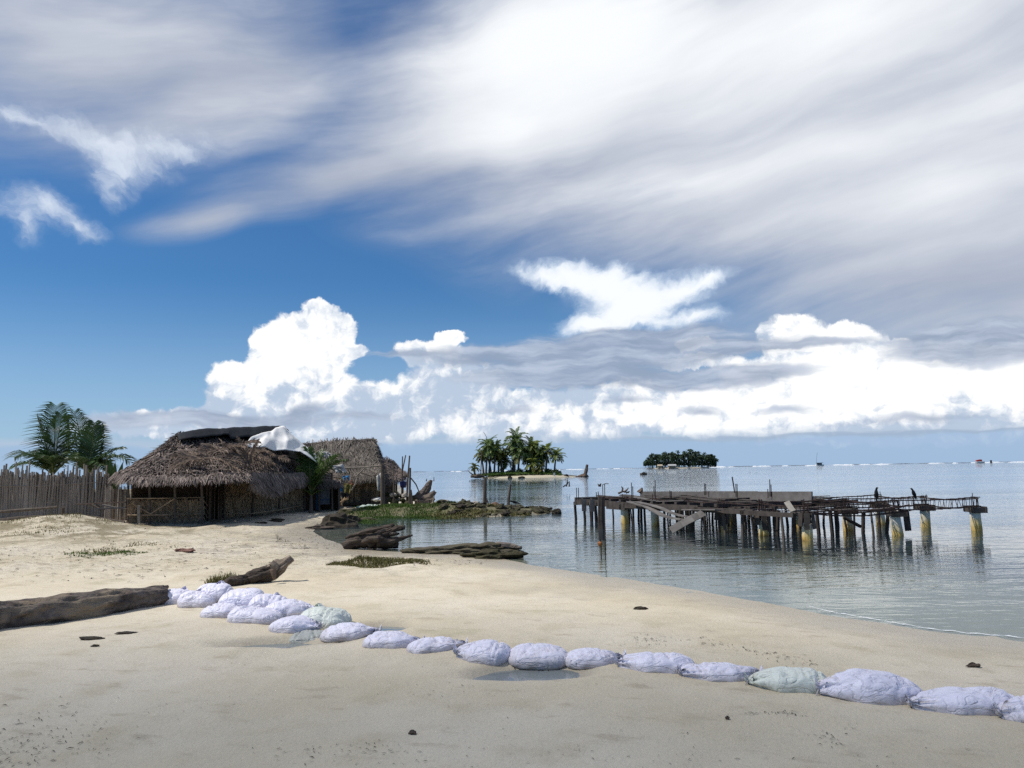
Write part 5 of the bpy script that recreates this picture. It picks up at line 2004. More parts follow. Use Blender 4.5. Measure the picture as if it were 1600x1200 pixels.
def fence():
    rnd = random.Random(9)
    root = thing('stick_fence', g(100, 800), 'long leaning fence of thin grey sticks in front of the palms', 'fence')
    a, c = P(-60, 800, 27.5), P(168, 789, 30.0)
    n = 100
    for i in range(n):
        t = (i + rnd.uniform(-.35, .35)) / n
        p = a.lerp(c, t)
        p.z = H(p.x, p.y) - .05
        px = lerp(-60, 168, t)
        top = np.interp(px, [-60, 0, 40, 90, 130, 168], [736, 740, 744, 745, 739, 740])
        q = P(px, top, p.y)
        h = max(1.0, q.z - p.z) + rnd.gauss(0, .11) + (.3 if rnd.random() < .1 else 0)
        ln = rnd.gauss(.02, .04) + .08 * math.sin(i * .15)
        r = rnd.uniform(.026, .046)
        b = MB()
        q = p + Vector((ln, rnd.uniform(-.05, .05), h))
        b.tube([p, p.lerp(q, .5) + Vector((rnd.uniform(-.02, .02), 0, 0)), q], [r, r, r * .75], 6)
        b.link('picket', M_STICK, root)
    # thinner sticks filling the gaps, past the hundred that show largest
    b = MB()
    for i in range(330):
        t = rnd.random()
        p = a.lerp(c, t) + Vector((0, .06 + .05 * rnd.random(), 0))
        p.z = H(p.x, p.y) - .05
        px = lerp(-60, 168, t)
        top = np.interp(px, [-60, 0, 40, 90, 130, 168], [734, 738, 742, 744, 738, 740])
        h = max(.9, P(px, top, p.y).z - p.z) + rnd.gauss(-.08, .14)
        q = p + Vector((rnd.gauss(.02, .06), 0, h))
        b.tube([p, q], rnd.uniform(.016, .034), 5)
    o = b.link('thin_pickets', M_STICK, root)
    o['kind'] = 'stuff'
    b = MB()
    b.tube([a.lerp(c, t) + Vector((0, -.05, .82 + .03 * math.sin(t * 9))) for t in np.linspace(0, 1, 14)], .014, 6)
    b.link('rail', M_POLE_PALE, root)
    b = MB()
    p = P(98, 800, 28.5)
    p.z = H(p.x, p.y) - .05
    b.tube([p, p + Vector((0, 0, .5))], .06, 8)
    b.link('stump_post', M_POLE, root)
    # poles lying along the foot of the fence
    for (pts, r, lab) in (([(-30, 806), (40, 799), (100, 796), (150, 792), (196, 787)], .06, 'long thin dark pole lying along the foot of the stick fence'),
                          ([(-20, 801), (30, 797.5), (90, 792)], .045, 'short pole lying at the left foot of the stick fence')):
        b = MB()
        w = [P(x, y, 26.9) for x, y in pts]
        for q in w:
            q.z = H(q.x, q.y) + .05 if pts[0][0] < -25 else max(q.z, H(q.x, q.y) + .04)
        log_mesh(b, w, [r, r * 1.1, r * .8], 10, .1, seg=30)
        tag(b.link('lying_pole', M_POLE, origin=tuple(w[0])), lab, 'pole')
    # lumber by the hut
    Yb = 27.6
    for (p, q, w, h, m, lab) in (((120, 788), (197, 784.5), .16, .04, M_DRIFT_RED, 'reddish plank lying on top of the lumber left of the hut'), ((150, 795), (197, 793), .12, .05, M_TIMBER_GREY, 'grey board leaning in the lumber left of the hut'),
                                 ((140, 787), (158, 797), .08, .05, M_POLE, 'short crossed timber under the reddish plank'), ((160, 789), (198, 796), .14, .04, M_TIMBER_GREY, 'grey plank slanting to the ground at the corner of the hut'), ((163, 797), (150, 787), .07, .05, M_TIMBER, 'second crossed timber slanting the other way under the reddish plank')):
        b = MB()
        b.beam(P(*p, Yb), P(*q, Yb), w, h)
        tag(b.link('old_plank', m, origin=tuple(P(*p, Yb))), lab, 'plank', 'lumber beside the hut')
        Yb += .14


def back_hut():
    Y = 40.0
    root = thing('stick_hut', P(560, 788, Y), 'second thatched hut with tall grey roof and stick walls behind the white tarp', 'hut')
    b = MB()
    r0, r1 = P(470, 697, Y + .6), P(583, 689, Y + .4)
    e0, e1 = P(462, 752, Y - 1.8), P(598, 748, Y - 1.9)
    thatch(b, [e0, P(530, 753, Y - 2.0), e1], [r0, P(527, 689, Y + .5), r1], 8200, 9, 3, L=(.35, .85), w=(.022, .05), jit=.4, lift=.14, sag=.12)
    thatch(b, [P(462, 752, Y - 1.8), P(452, 752, Y + 1.5)], [r0, r0 + Vector((.02, .05, 0))], 600, 8, 5, nrm_sign=-1)
    thatch(b, [e1, P(612, 744, Y + .5), P(606, 745, Y + 3)], [r1, r1 + Vector((.03, .05, 0)), r1 + Vector((0, .1, 0))], 2400, 8, 4, L=(.3, .7), jit=.45)
    b.mat = 1
    b.grid([[P(452, 752, Y + 1.5), P(530, 750, Y + 3.5), P(606, 745, Y + 3)], [r0 + Vector((0, .05, 0)), P(527, 689, Y + .6), r1 + Vector((0, .1, 0))]])
    b.mat = 0
    # bound ridge roll
    rnd = random.Random(2)
    for i in range(700):
        p = r0.lerp(r1, rnd.random()) + Vector((0, rnd.uniform(-.2, .15), rnd.uniform(-.05, .10)))
        d = Vector((rnd.choice((-1, 1)), rnd.uniform(-.5, .5), rnd.uniform(-.25, .2))).normalized()
        b.strip([p - d * .25, p + d * .25], [.035, .01], d.cross(Vector((0, -1, .5))).normalized())
    b.link('thatch_roof', [M_THATCH2, M_THATCH_BASE], root)
    # walls of sticks
    W0, W1, W2 = P(538, 790, Y - .9), P(596, 786, Y - 1.0), P(606, 783, Y + 1.8)
    for q in (W0, W1, W2):
        q.z = H(q.x, q.y)
    b = MB()
    cane_wall(b, W0, W1, 1.45, 1.45, 46, 6, topjit=.05)
    slab_wall(b, W0, W1, -.05, 1.4)
    b.link('stick_wall', M_CANE, root)
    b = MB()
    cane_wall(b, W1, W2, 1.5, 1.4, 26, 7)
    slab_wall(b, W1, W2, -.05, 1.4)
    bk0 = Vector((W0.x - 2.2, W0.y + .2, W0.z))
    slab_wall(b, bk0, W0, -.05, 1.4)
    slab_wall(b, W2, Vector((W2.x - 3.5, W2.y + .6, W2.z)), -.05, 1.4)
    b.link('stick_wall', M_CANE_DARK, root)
    # low gate of slats
    b = MB()
    gy = Y - 1.15
    for px in (566, 570, 574, 578):
        b.beam(P(px, 783, gy), P(px, 769, gy), .07, .02, (0, 1, 0))
    b.beam(P(562, 771, gy - .03), P(581, 770, gy - .03), .05, .02, (0, 1, 0))
    b.link('slat_gate', M_POLE, root)
    b = MB()
    b.beam(P(540, 788, gy - .1), P(578, 785, gy - .1), .14, .12)
    b.link('sill', M_CANE_DARK, root)
    # lean-to on the seaward end
    b = MB()
    thatch(b, [P(596, 754, Y - 1.4), P(616, 752, Y - 1.0), P(634, 744, Y - .2)], [P(588, 718, Y - .2), P(604, 718, Y), P(616, 724, Y + .6)], 2600, 6, 9, L=(.3, .7), jit=.55, lift=.12)
    thatch(b, [P(634, 744, Y - .2), P(632, 740, Y + 2)], [P(616, 724, Y + .6), P(606, 722, Y + 2)], 500, 6, 10)
    b.link('leanto_roof', [M_THATCH, M_THATCH_BASE], root)
    for (px, Yp) in ((600, Y - 1.2), (613, Y - .9), (619, Y - .6), (629, Y - .1)):
        b = MB()
        p = P(px, 786, Yp)
        p.z = H(p.x, p.y) - .1
        b.tube([p, P(px + .5, 742, Yp)], .05, 8)
        b.link('leanto_post', M_POLE, root)
    b = MB()
    for (x0, y0, x1, y1, dy) in ((600, 772, 620, 770, 0), (601, 764, 616, 762, .1), (604, 756, 622, 752, .1)):
        b.beam(P(x0, y0, Y - 1.1 + dy), P(x1, y1, Y - .9 + dy), .05, .05)
    b.link('leanto_rail', M_POLE, root)
    b = MB()
    slab_wall(b, P(598, 786, Y + .6), P(618, 784, Y + 1.2), 0, 1.2)
    b.link('back_wall', M_CANE_DARK, root)


def annex():
    Y = 35.5
    f = g(510, 796)
    root = thing('shed', f, 'small dark lean-to shed with a grey board door and blue panel beside the palm sprout', 'shed')
    b = MB()
    thatch(b, [P(478, 757, Y - .6), P(505, 758, Y - .9), P(529, 757, Y - .9)], [P(470, 722, Y + .7), P(497, 722, Y + .9), P(508, 728, Y + .9)], 2600, 6, 12, L=(.25, .6), jit=.5)
    thatch(b, [P(529, 757, Y - .9), P(532, 754, Y + 1.0)], [P(508, 728, Y + .9), P(504, 727, Y + 1.6)], 700, 6, 13)
    b.link('thatch_roof', [M_THATCH, M_THATCH_BASE], root)
    b = MB()
    a, c = P(474, 797, Y + .2), P(500, 797, Y - .2)
    a.z = c.z = f.z
    slab_wall(b, a, c, -.05, 1.3)
    a, c = P(498, 797, Y + .6), P(531, 794, Y + .6)
    a.z = c.z = f.z
    slab_wall(b, a, c, -.05, 1.4)
    a, c = P(531, 795, Y - .6), P(531, 792, Y + 1.2)
    a.z = c.z = f.z
    slab_wall(b, a, c, -.05, 1.2)
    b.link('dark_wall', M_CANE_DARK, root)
    b = MB()
    for i in range(4):
        x0 = 500.2 + i * 3.8
        b.box((P(x0 + 1.9, 780, Y - .5).x, Y - .5 + .01 * (i % 2), P(0, 781, Y - .5).z - .0), (.052, .012, .43))
    d = b.link('board_door', M_PANEL, root)
    b = MB()
    b.beam(P(499.5, 781, Y - .53), P(515.5, 780.5, Y - .53), .02, .04, (0, 0, 1))
    b.link('door_batten', M_PANEL_BLUE, d)
    b = MB()
    b.box((P(496, 783, Y - .45).x, Y - .45, P(496, 784, Y - .45).z), (.075, .012, .36))
    b.link('blue_panel', M_PANEL_BLUE, root)
    for px in (499, 519.5, 530):
        b = MB()
        p = P(px, 797, Y - .7)
        p.z = f.z - .1
        b.tube([p, P(px - 1, 738 if px < 520 else 752, Y - .7)], .04, 8)
        b.link('shed_post', M_POLE, root)

    # sheets and cloths about the huts
    def cloth(name, m, quad, Yc, label, cat, nu=14, nv=12, fold=.05, seed=1):
        b = MB()
        q = [P(x, y, Yc) for x, y in quad]          # tl, tr, br, bl
        rows = []
        for j in range(nv):
            t = j / (nv - 1)
            rows.append([])
            for i in range(nu):
                s = i / (nu - 1)
                p = q[0].lerp(q[1], s).lerp(q[3].lerp(q[2], s), t)
                w = fold * (math.sin(s * 11 + seed) * (.4 + t) + nz((s * 4, t * 3, seed)))
                rows[-1].append(p + Vector((.25 * w * math.sin(t * 5 + seed), -w, .4 * w * math.sin(s * 7 + seed))))
        b.grid(rows)
        o = b.link(name, m, origin=tuple(q[0]), smooth=True)
        md = o.modifiers.new('thickness', 'SOLIDIFY')
        md.thickness = .008
        return tag(o, label, cat)
    cloth('grey_tarp', M_TARP_GREY, [(497, 705), (513, 706), (519, 716), (502, 716)], 37.2, 'grey sheet bunched on the roof right of the white tarp', 'tarp', fold=.10, seed=2)
    cloth('tan_sheet', M_TAN, [(488, 707), (498, 704), (501, 714), (496, 716)], 37.0, 'small tan sheet tucked beside the grey one on the shed roof', 'sheet', fold=.06, seed=3)
    cloth('grey_tarp', M_TARP_GREY, [(509, 707), (517, 708), (521, 715), (512, 716)], 37.0, 'pale crumpled sheet at the right end of the grey one on the shed roof', 'tarp', fold=.1, seed=4)
    cloth('pale_sheet', M_TARP_GREY, [(511, 729), (536, 725), (541, 737), (525, 740)], 36.4, 'long pale sheet slung over the low eave above the hanging cloths', 'sheet', fold=.12, seed=5)
    cloth('blue_bundle', M_BLUE, [(535, 744), (545, 743), (550, 752), (537, 753)], 38.0, 'crumpled bright blue cloth slung above the orange one', 'cloth', fold=.09, seed=6)
    cloth('orange_cloth', M_ORANGE, [(543, 752), (552, 750), (553, 757), (546, 757)], 37.9, 'small orange cloth under the bright blue one', 'cloth', fold=.05, seed=7)
    cloth('blue_cloth', M_BLUE, [(525.5, 757), (535, 756.5), (536, 768), (526, 768)], 37.6, 'flat square blue cloth hanging lower left of the orange one', 'cloth', fold=.02, seed=8)
    cloth('patterned_cloth', M_FLORAL, [(527, 747), (536, 747), (536, 756), (529, 756)], 37.8, 'yellow green patterned cloth hanging above the square blue one', 'cloth', fold=.04, seed=9)
    cloth('patterned_cloth', M_FLORAL, [(537, 755), (551, 757), (546, 772), (536, 770)], 37.7, 'dark flowered cloth hanging below the orange one', 'cloth', fold=.05, seed=10)
    cloth('dark_cloth', M_DARKCLOTH, [(529, 768), (547, 770), (544, 781), (530, 780)], 37.7, 'dark grey cloth bundle low under the flowered one', 'cloth', fold=.08, seed=11)
    cloth('dark_cloth', M_DARKCLOTH, [(545, 744), (558, 744), (556, 754), (551, 754)], 38.1, 'black cloth hanging right of the bright blue one', 'cloth', fold=.05, seed=13)
    cloth('white_sheet', M_TARP_GREY, [(588, 744), (597, 737), (598, 766), (590, 768)], 37.3, 'white sheet hanging on the tall post in front of the stick hut', 'sheet', fold=.06, seed=12)
    # heap of split sticks between shed and stick hut
    rnd = random.Random(4)

    def pole(pts, Yp, r, label, name='pole', m=M_POLE, foot=True, group=None):
        b = MB()
        w = [P(x, y, Yp) for x, y in pts]
        if foot:
            w[0].z = max(H(w[0].x, w[0].y), -.9) - .15 if H(w[0].x, w[0].y) > WL - .05 else -.8
        log_mesh(b, w, [r, r * .95, r * .75], 10, .12, Yp, seg=16)
        return tag(b.link(name, m, origin=tuple(w[0])), label, 'pole', group)
    pole([(598.5, 805), (598, 770), (597.5, 726)], 35.6, .10, 'tall thick grey post standing on the grass in front of the stick hut', 'post')
    pole([(540, 731), (570, 730), (597, 727)], 36.2, .035, 'thin horizontal pole tied to the tall thick post', m=M_POLE_PALE, foot=False)
    pole([(556, 745), (564, 737), (572, 729)], 36.6, .03, 'pale crooked stick slanting up to the horizontal pole', m=M_POLE_PALE, foot=False)
    pole([(549, 766), (555, 757), (559, 744)], 37.0, .035, 'curved white stick leaning in front of the dark wall of the stick hut', m=M_POLE_PALE, foot=False)
    pole([(562, 738), (580, 744), (597, 740)], 37.4, .025, 'thin bent branch drooping below the horizontal pole', m=M_POLE, foot=False)
    pole([(640, 806), (640, 770), (641, 731)], 36.2, .055, 'slim post left of the reared driftwood, on the shore edge of the grass', 'post', group='thin poles beside the stick hut')
    pole([(635, 790), (637, 750), (640, 712)], 38.5, .045, 'tallest thin pole beside the stick hut', group='thin poles beside the stick hut')
    pole([(628, 788), (628, 750), (629, 713)], 39.0, .035, 'thin upright pole by the lean-to eave', group='thin poles beside the stick hut')
    pole([(628, 740), (631, 725), (634, 711)], 39.2, .03, 'short thin pole crossing the upright one by the lean-to', group='thin poles beside the stick hut', foot=False)
    pole([(615, 790), (615, 760), (615, 719)], 37.6, .03, 'very thin stick in front of the lean-to posts', group='thin poles beside the stick hut')
    pole([(642, 747), (650, 757), (657, 774)], 38.5, .03, 'thin branch arching from the slim post down to the driftwood', foot=False, group='thin poles beside the stick hut')
    pole([(644, 785), (643, 775), (642, 765)], 37.8, .05, 'stubby post beside the slim one on the grass', 'post', group='thin poles beside the stick hut')
    pole([(671, 806), (671, 792), (670, 781)], 35.5, .06, 'dark stake at the landward end of the rubble bank', 'stake')
    pole([(674, 816), (675, 800), (678, 775)], 34.0, .035, 'pale thin stick leaning in the water beside the dark stake', 'stake', m=M_POLE_PALE)
    pole([(758.5, 803), (757.5, 780), (758, 748)], 35.6, .085, 'tall dark post rising from the rubble bank', 'post')
    pole([(793.5, 795), (795, 778), (797.5, 757)], 36.2, .07, 'shorter leaning dark post on the rubble bank', 'post')
    pole([(764, 796), (763, 788), (761, 780)], 35.5, .03, 'little side stick at the foot of the tall dark post', 'stake')
    b = MB()
    q = P(630, 757, 38.2)
    import bmesh
    rows = []
    for j, (r, dz) in enumerate(((.01, -.16), (.13, -.15), (.16, -.02), (.175, .13), (.185, .15), (.165, .15), (.14, -.10), (.01, -.12))):
        rows.append([q + Vector((r * math.cos(a), r * math.sin(a), dz)) for a in np.linspace(0, 2 * PI, 19)])
    b.grid(rows)
    b.tube([q + Vector((.175 * math.cos(a), 0, .14 + .16 * math.sin(a))) for a in np.linspace(0, PI, 10)], .008, 5)
    tag(b.link('bucket', mat('navy_plastic', (.025, .035, .14), .5, (.02, .025, .10), 4), origin=tuple(q), smooth=True), 'dark blue bucket hung among the poles by the lean-to', 'bucket')
    # stacked stones and rubbish below the lean-to
    for i in range(26):
        px, py = rnd.uniform(602, 648), rnd.uniform(770, 787)
        Yr = 38.4 + rnd.uniform(-.4, .6)
        p = P(px, py, Yr)
        stone_object('stacked_stone', rnd.choice((M_ROCK, M_ROCK_PALE, M_ROCK, M_ROCK_DARK)), i + 60, p, (rnd.uniform(.10, .2), .13, rnd.uniform(.08, .14)),
                     'fist to head sized stone in the heap below the lean-to of the stick hut', 'stone', 'stones heaped below the lean-to')
    stone_object('white_bag', M_TARP_WHITE, 90, P(590, 780.5, 38.0), (.26, .16, .09), 'small white bundle on the grass in front of the slat gate', 'bundle')
    mint = mat('pale_green_net', (.50, .60, .55), .8, (.36, .45, .40), 8, bump=.03)
    for i, (px, py, s, m, lab) in enumerate(((568, 798, .30, mint, 'pale green heap of net on the grass below the stick hut'), (578, 796.5, .32, mint, 'longer pale green net beside the white rubbish on the grass'), (590, 798.5, .25, M_TARP_WHITE, 'white rubbish lying on the grass right of the green nets'), (584, 799.5, .2, M_TARP_WHITE, 'small white scrap between green net and white rubbish'))):
        q = P(px, py, 36.2)
        q.z = max(q.z, H(q.x, q.y) + .04)
        stone_object('net_heap' if m is mint else 'rubbish', m, 100 + i, q, (s, s * .7, s * .28), lab, 'net' if m is mint else 'rubbish', rough=.6)
    # leaning sticks in the gap
    for i in range(9):
        x0, x1 = rnd.uniform(520, 536), rnd.uniform(528, 545)
        pole([(x0, 790), ((x0 + x1) / 2, 784), (x1, rnd.uniform(770, 780))], 37.2 + .06 * i, .03, 'split stick leaning in the dim gap between shed and stick hut', 'leaning_stick', m=M_CANE, group='sticks in the gap between the huts', foot=False)


front_hut()
left_palms()
fence()
back_hut()
annex()
# ------------------------------------------------------------------ ruined pier
def tmb(b, pts, w, h, up=(0, 0, 1)):
    for a, c in zip(pts, pts[1:]):
        b.beam(a, c, w, h, up)


def pier():
    rnd = random.Random(31)
    B0 = on_plane(1264, 844, WL)
    Av = (on_plane(1528, 829, WL) - B0) / 2
    Bv = (on_plane(979, 818, WL) - B0) / 5
    root = thing('ruined_pier', (4.6, 24.6, WL), 'unfinished derelict pier of rusty rebar, rotten shuttering and concrete columns standing in the sea', 'pier')

    def G(i, j, z):
        """k along the landward edge, j across"""
        p = B0 + Bv * i + Av * j
        return Vector((p.x, p.y, z))

    # concrete columns, each with the remains of its box of boards and bars
    spots = [(0, 0, .26), (1, 0, .24), (2, 0, .24), (4, 0, .46), (5, 0, .46), (0, 1, .46), (1, 1, .46), (2.1, 1, .40), (4, 1, .46), (0, 2, .46), (1, 2, .46), (2, 2, .46)]
    for (i, j, top) in spots:
        p = G(i, j, 0) + Vector((rnd.uniform(-.05, .05), rnd.uniform(-.05, .05), 0))
        r = .125 if j == 0 else .130
        b = MB()
        tilt = Vector((rnd.uniform(-.03, .03), 0, 0)) + (Vector((.05, 0, 0)) if (i, j) in ((0, 1), (0, 2)) else Vector((0, 0, 0)))
        log_mesh(b, [Vector((p.x, p.y, -1.2)) - tilt, Vector((p.x, p.y, -.2)), Vector((p.x, p.y, top)) - tilt], [r * 1.06, r * 1.02, r * .96], 24, .035, i * 3 + j, seg=20)
        col = b.link('concrete_column', M_COLUMN, root, smooth=True)
        b = MB()
        if j == 0 and i < 3:
            # tall broken box of upright boards
            for k in range(7):
                a = k / 7 * 2 * PI
                if rnd.random() < .2:
                    continue
                c, s = math.cos(a), math.sin(a)
                L0 = rnd.uniform(.30, .55)
                q = Vector((p.x + .17 * c, p.y + .17 * s, .52))
                b.beam(q, q + Vector((rnd.uniform(-.04, .04), 0, -L0)), .13, .022, (c, s, 0))
        else:
            for (sx, sy) in ((1, 0), (-1, 0), (0, 1), (0, -1)):
                q = Vector((p.x + sx * .18, p.y + sy * .18, .42 + .02 * sy))
                b.beam(q - Vector((.22 * abs(sy), .22 * abs(sx), 0)), q + Vector((.22 * abs(sy), .22 * abs(sx), 0)), .03, .15)
            if (i, j) in ((0, 1),):
                q = Vector((p.x + .20, p.y - .08, .46))
                b.beam(q, q + Vector((.03, 0, -.5)), .16, .02, (0, 1, 0))
        b.link('shuttering', M_TIMBER, col)
        b = MB()
        for k in range(4):
            a = k * PI / 2 + .6
            q = Vector((p.x + .08 * math.cos(a), p.y + .08 * math.sin(a), top - .1))
            h = .85 + rnd.uniform(-.08, .12) - top
            b.tube([q, q + Vector((rnd.uniform(-.02, .02), 0, h))], .011, 5)
        b.link('rebar', M_REBAR, col)

    # rebar cages between the columns
    def cage(a, c, zl=.50, zh=.74, sag=.03, wd=.15, n=None):
        b = MB()
        d = (c - a)
        L = d.length
        d.normalize()
        s = Vector((d.y, -d.x, 0))
        for z in (zl, zh):
            for sg in (-1, 1):
                pts = []
                for t in np.linspace(-.03, 1.03, 9):
                    q = a + d * L * t + s * sg * wd / 2
                    pts.append(Vector((q.x, q.y, z - sag * math.sin(PI * t) + .012 * nz((q.x, q.y, z), 3))))
                b.tube(pts, .012, 5)
        n = n or int(L / .24)
        for k in range(n + 1):
            t = (k + rnd.uniform(-.25, .25)) / n
            q = a + d * L * max(0, min(1, t))
            e = d * rnd.uniform(-.05, .05)
            zs = sag * math.sin(PI * t)
            loop = [Vector((q.x, q.y, 0)) + s * wd / 2 * u + e * v + Vector((0, 0, (zh if v > 0 else zl) - zs + .015 * v)) for u, v in ((-1, -1), (1, -1), (1, 1), (-1, 1), (-1, -1))]
            b.tube(loop, .008, 4, cap=False)
        return b.link('rebar_cage', M_REBAR, root)
    for i in range(0, 2):
        for j in range(0, 2):
            cage(G(i, j, 0), G(i, j + 1, 0))
    for j in (0, 1, 2):
        for i in range(0, 6 if j < 2 else 2):
            cage(G(i, j, 0), G(i + 1, j, 0), .48, .70, .05)
    cage(G(2, 1, 0), G(2, 2, 0))
    cage(G(0, 0, 0), G(-.25, 1.0, 0), .5, .62, .1)

    # timber platform over the landward bays
    Z0 = .47
    bearers = []
    for j, jj in enumerate(np.linspace(-.04, 1.75, 7)):
        k0 = 2.0 if jj < 1.2 else 2.6
        a, c = G(k0 - (.2 if j else .9), jj, Z0), G(6.6, jj, Z0 - .04)
        b = MB()
        b.beam(a, c, .09, .12)
        b.link('bearer', M_TIMBER, root)
    for i in np.linspace(2.0, 6.55, 13):
        a, c = G(i, -.07, Z0 + .13), G(i, 1.8 - .15 * rnd.random(), Z0 + .12 + rnd.uniform(-.03, .02))
        b = MB()
        b.beam(a, c, .13, .09)
        b.link('joist', M_TIMBER, root)
    # boards laid along it, many warped or slipped
    for k in range(44):
        jj = rnd.uniform(-.05, 1.75)
        i0 = rnd.uniform(1.6, 5.3)
        L = rnd.uniform(.9, 2.2)
        i1 = min(6.6, i0 + L)
        z = Z0 + .20 + rnd.uniform(0, .045)
        a, c = G(i0, jj, z), G(i1, jj + rnd.uniform(-.05, .05), z + rnd.uniform(-.09, .05))
        m = (a + c) / 2 + Vector((0, 0, rnd.uniform(-.09, .02)))
        b = MB()
        tmb(b, [a, m, c], rnd.uniform(.14, .26), .025)
        b.link('board', M_TIMBER_GREY if rnd.random() < .3 else M_TIMBER, root)
    for k in range(16):
        i = rnd.uniform(.1, 2.4)
        j0 = rnd.uniform(.0, 1.2)
        z = .47 + rnd.uniform(-.02, .03)
        a, c = G(i, j0, z), G(i + rnd.uniform(-.2, .2), j0 + rnd.uniform(.4, .8), z + rnd.uniform(-.05, .04))
        b = MB()
        b.beam(a, c, rnd.uniform(.14, .28), .025)
        b.link('board', M_TIMBER_GREY if rnd.random() < .4 else M_TIMBER, root)
    # side boards: landward face
    for (i0, i1, z, h, w) in ((5.35, 6.75, .50, .20, .05), (4.75, 5.45, .44, .26, .05), (3.9, 4.8, .47, .18, .05), (2.4, 3.9, .50, .16, .05), (1.2, 2.5, .47, .13, .05), (.1, 1.3, .46, .12, .05)):
        a, c = G(i0, -.10, z), G(i1, -.10, z + rnd.uniform(-.03, .02))
        b = MB()
        b.beam(a, c, w, h)
        b.link('side_board', M_TIMBER, root)
    b = MB()
    b.beam(G(6.72, -.12, .52), G(6.85, .35, .52), .06, .27)
    b.link('end_board', M_TIMBER_GREY, root)
    for i, jj in ((6.2, -.16), (5.85, -.16)):
        b = MB()
        b.beam(G(i, jj, .62), G(i, jj, .20), .16, .05, (0, 1, 0))
        b.link('cleat', M_TIMBER_GREY, root)
    # upstand boards on the seaward line
    for (x0, x1, y0, y1, Y0, Y1) in ((1098, 1182, 767.5, 784, 27.2, 24.8), (1180, 1268, 768, 786, 24.8, 22.9), (1000, 1100, 768, 780, 29.4, 27.3)):
        a0, a1 = P(x0, y0, Y0), P(x0, y1, Y0)
        c0, c1 = P(x1, y0, Y1), P(x1, y1, Y1)
        b = MB()
        d = (c0 - a0)
        s = Vector((d.y, -d.x, 0)).normalized() * .05
        v = [a0, c0, c1, a1]
        b.add(v + [q - s for q in v], [(0, 1, 2, 3), (7, 6, 5, 4), (0, 4, 5, 1), (1, 5, 6, 2), (2, 6, 7, 3), (3, 7, 4, 0)])
        b.link('upstand_board', M_TIMBER_GREY, root)
    # fallen planks
    for pts, w in (([(984, 784, 25.6), (1012, 792, 24.6), (1040, 808, 23.6), (1068, 812.5, 22.8)], .26), ([(994, 784, 25.4), (1030, 792, 24.3), (1052, 803, 23.6), (1076, 808, 22.9)], .2), ([(1048, 829, 22.6), (1070, 816, 22.6), (1100, 801, 22.6)], .22), ([(1020, 786, 25.4), (1060, 797, 24), (1122, 797, 22)], .2)):
        b = MB()
        tmb(b, path([P(x, y, Y) for x, y, Y in pts], 7), w, .03, (.3, -.6, .7))
        b.link('fallen_plank', M_TIMBER_GREY, root)
    b = MB()
    b.beam(P(1229, 784, 20.2), P(1239, 799, 20.0), .14, .03, (0, 1, 0))
    b.link('loose_board', mat('bleached_board', (.42, .39, .34), .85, (.25, .22, .19), 6), root)
    b = MB()
    b.tube([P(1318, 808, 21.6), P(1330, 815, 21.6), P(1345, 823, 21.6)], .045, 6)
    b.link('fallen_post', M_PILE, root)

    # rough timber props under the platform (the hundred that show)
    n = 0
    for i in np.linspace(.3, 6.7, 22):
        for jj in (-.06, .45, .95, 1.45):
            if i < 2.2 and rnd.random() < .35:
                continue
            if i < 1.2 and jj > 1.2:
                continue
            ii, j2 = i + rnd.uniform(-.14, .14), jj + rnd.uniform(-.12, .12)
            p = G(ii, j2, 0)
            r = rnd.uniform(.026, .052) * (1.5 if rnd.random() < .12 else 1)
            ln = Vector((rnd.gauss(0, .05), rnd.gauss(0, .05), 0))
            b = MB()
            b.tube([Vector((p.x, p.y, -1.2)), Vector((p.x, p.y, -.1)) + ln * .6 + Vector((rnd.uniform(-.02, .02), 0, 0)), Vector((p.x, p.y, .42)) + ln], [r, r * .95, r * .85], 7)
            b.link('prop', M_PILE if rnd.random() < .7 else M_POLE, root)
            n += 1
    for (px, Y) in ((898, 29.0), (912, 28.6), (922, 28.4), (930, 28.2)):
        p = P(px, 790, Y)
        b = MB()
        b.tube([Vector((p.x, p.y, -1.2)), Vector((p.x + .03, p.y, -.1)), Vector((p.x, p.y, .5))], .05, 7)
        b.link('prop', M_PILE, root)
    for (x0, x1, y1, Y) in ((1212, 1216, 797, 21.5), (1237, 1240, 797, 21.3), (1282, 1276, 800, 21.4), (1303, 1297, 797, 21.4), (1346, 1349, 800, 21.7), (1380, 1388, 800, 21.5)):
        a, c = P(x0, 842, Y), P(x1, y1, Y)
        a.z = -.9
        b = MB()
        b.tube([a, c], .05, 7)
        b.link('raking_prop', M_PILE, root)

    # upright bars
    for (px, y0, y1, Y) in ((901, 762, 775, 28.6), (904, 762, 775, 28.6), (942, 757, 773, 28.3), (945, 756, 773, 28.0), (987, 754, 774, 26.0), (989, 760, 774, 25.8), (1024, 750, 782, 25.4), (1022, 760, 772, 28.0), (1101, 755, 768, 26.9), (1103, 756, 768, 26.9),
                            (1150, 756, 770, 25.6), (1152, 756, 770, 25.6), (1203, 749, 770, 24.2), (1205, 757, 770, 24.2), (1200, 764, 772, 24.0), (1047, 766, 774, 25.6), (1049, 767, 774, 25.6), (935, 768, 774, 28.4), (932, 769, 774, 28.4), (1186, 780, 800, 20.9), (1190, 780, 800, 20.9), (1122, 782, 800, 22.3), (1076, 780, 803, 23.6), (1080, 783, 800, 23.6)):
        b = MB()
        b.tube([P(px, y1 + 6, Y), P(px, y1, Y), P(px - .4, y0, Y)], .014, 5)
        b.link('rebar', M_REBAR, root)
    b = MB()
    b.tube([P(1148, 770, 25.0), P(1144, 745, 25.0)], .02, 5)
    b.link('rebar', M_REBAR, root)
    b = MB()
    b.tube([P(942, 757, 28.3), P(946, 755.5, 28.3), P(951, 756, 28.3)], .012, 5)
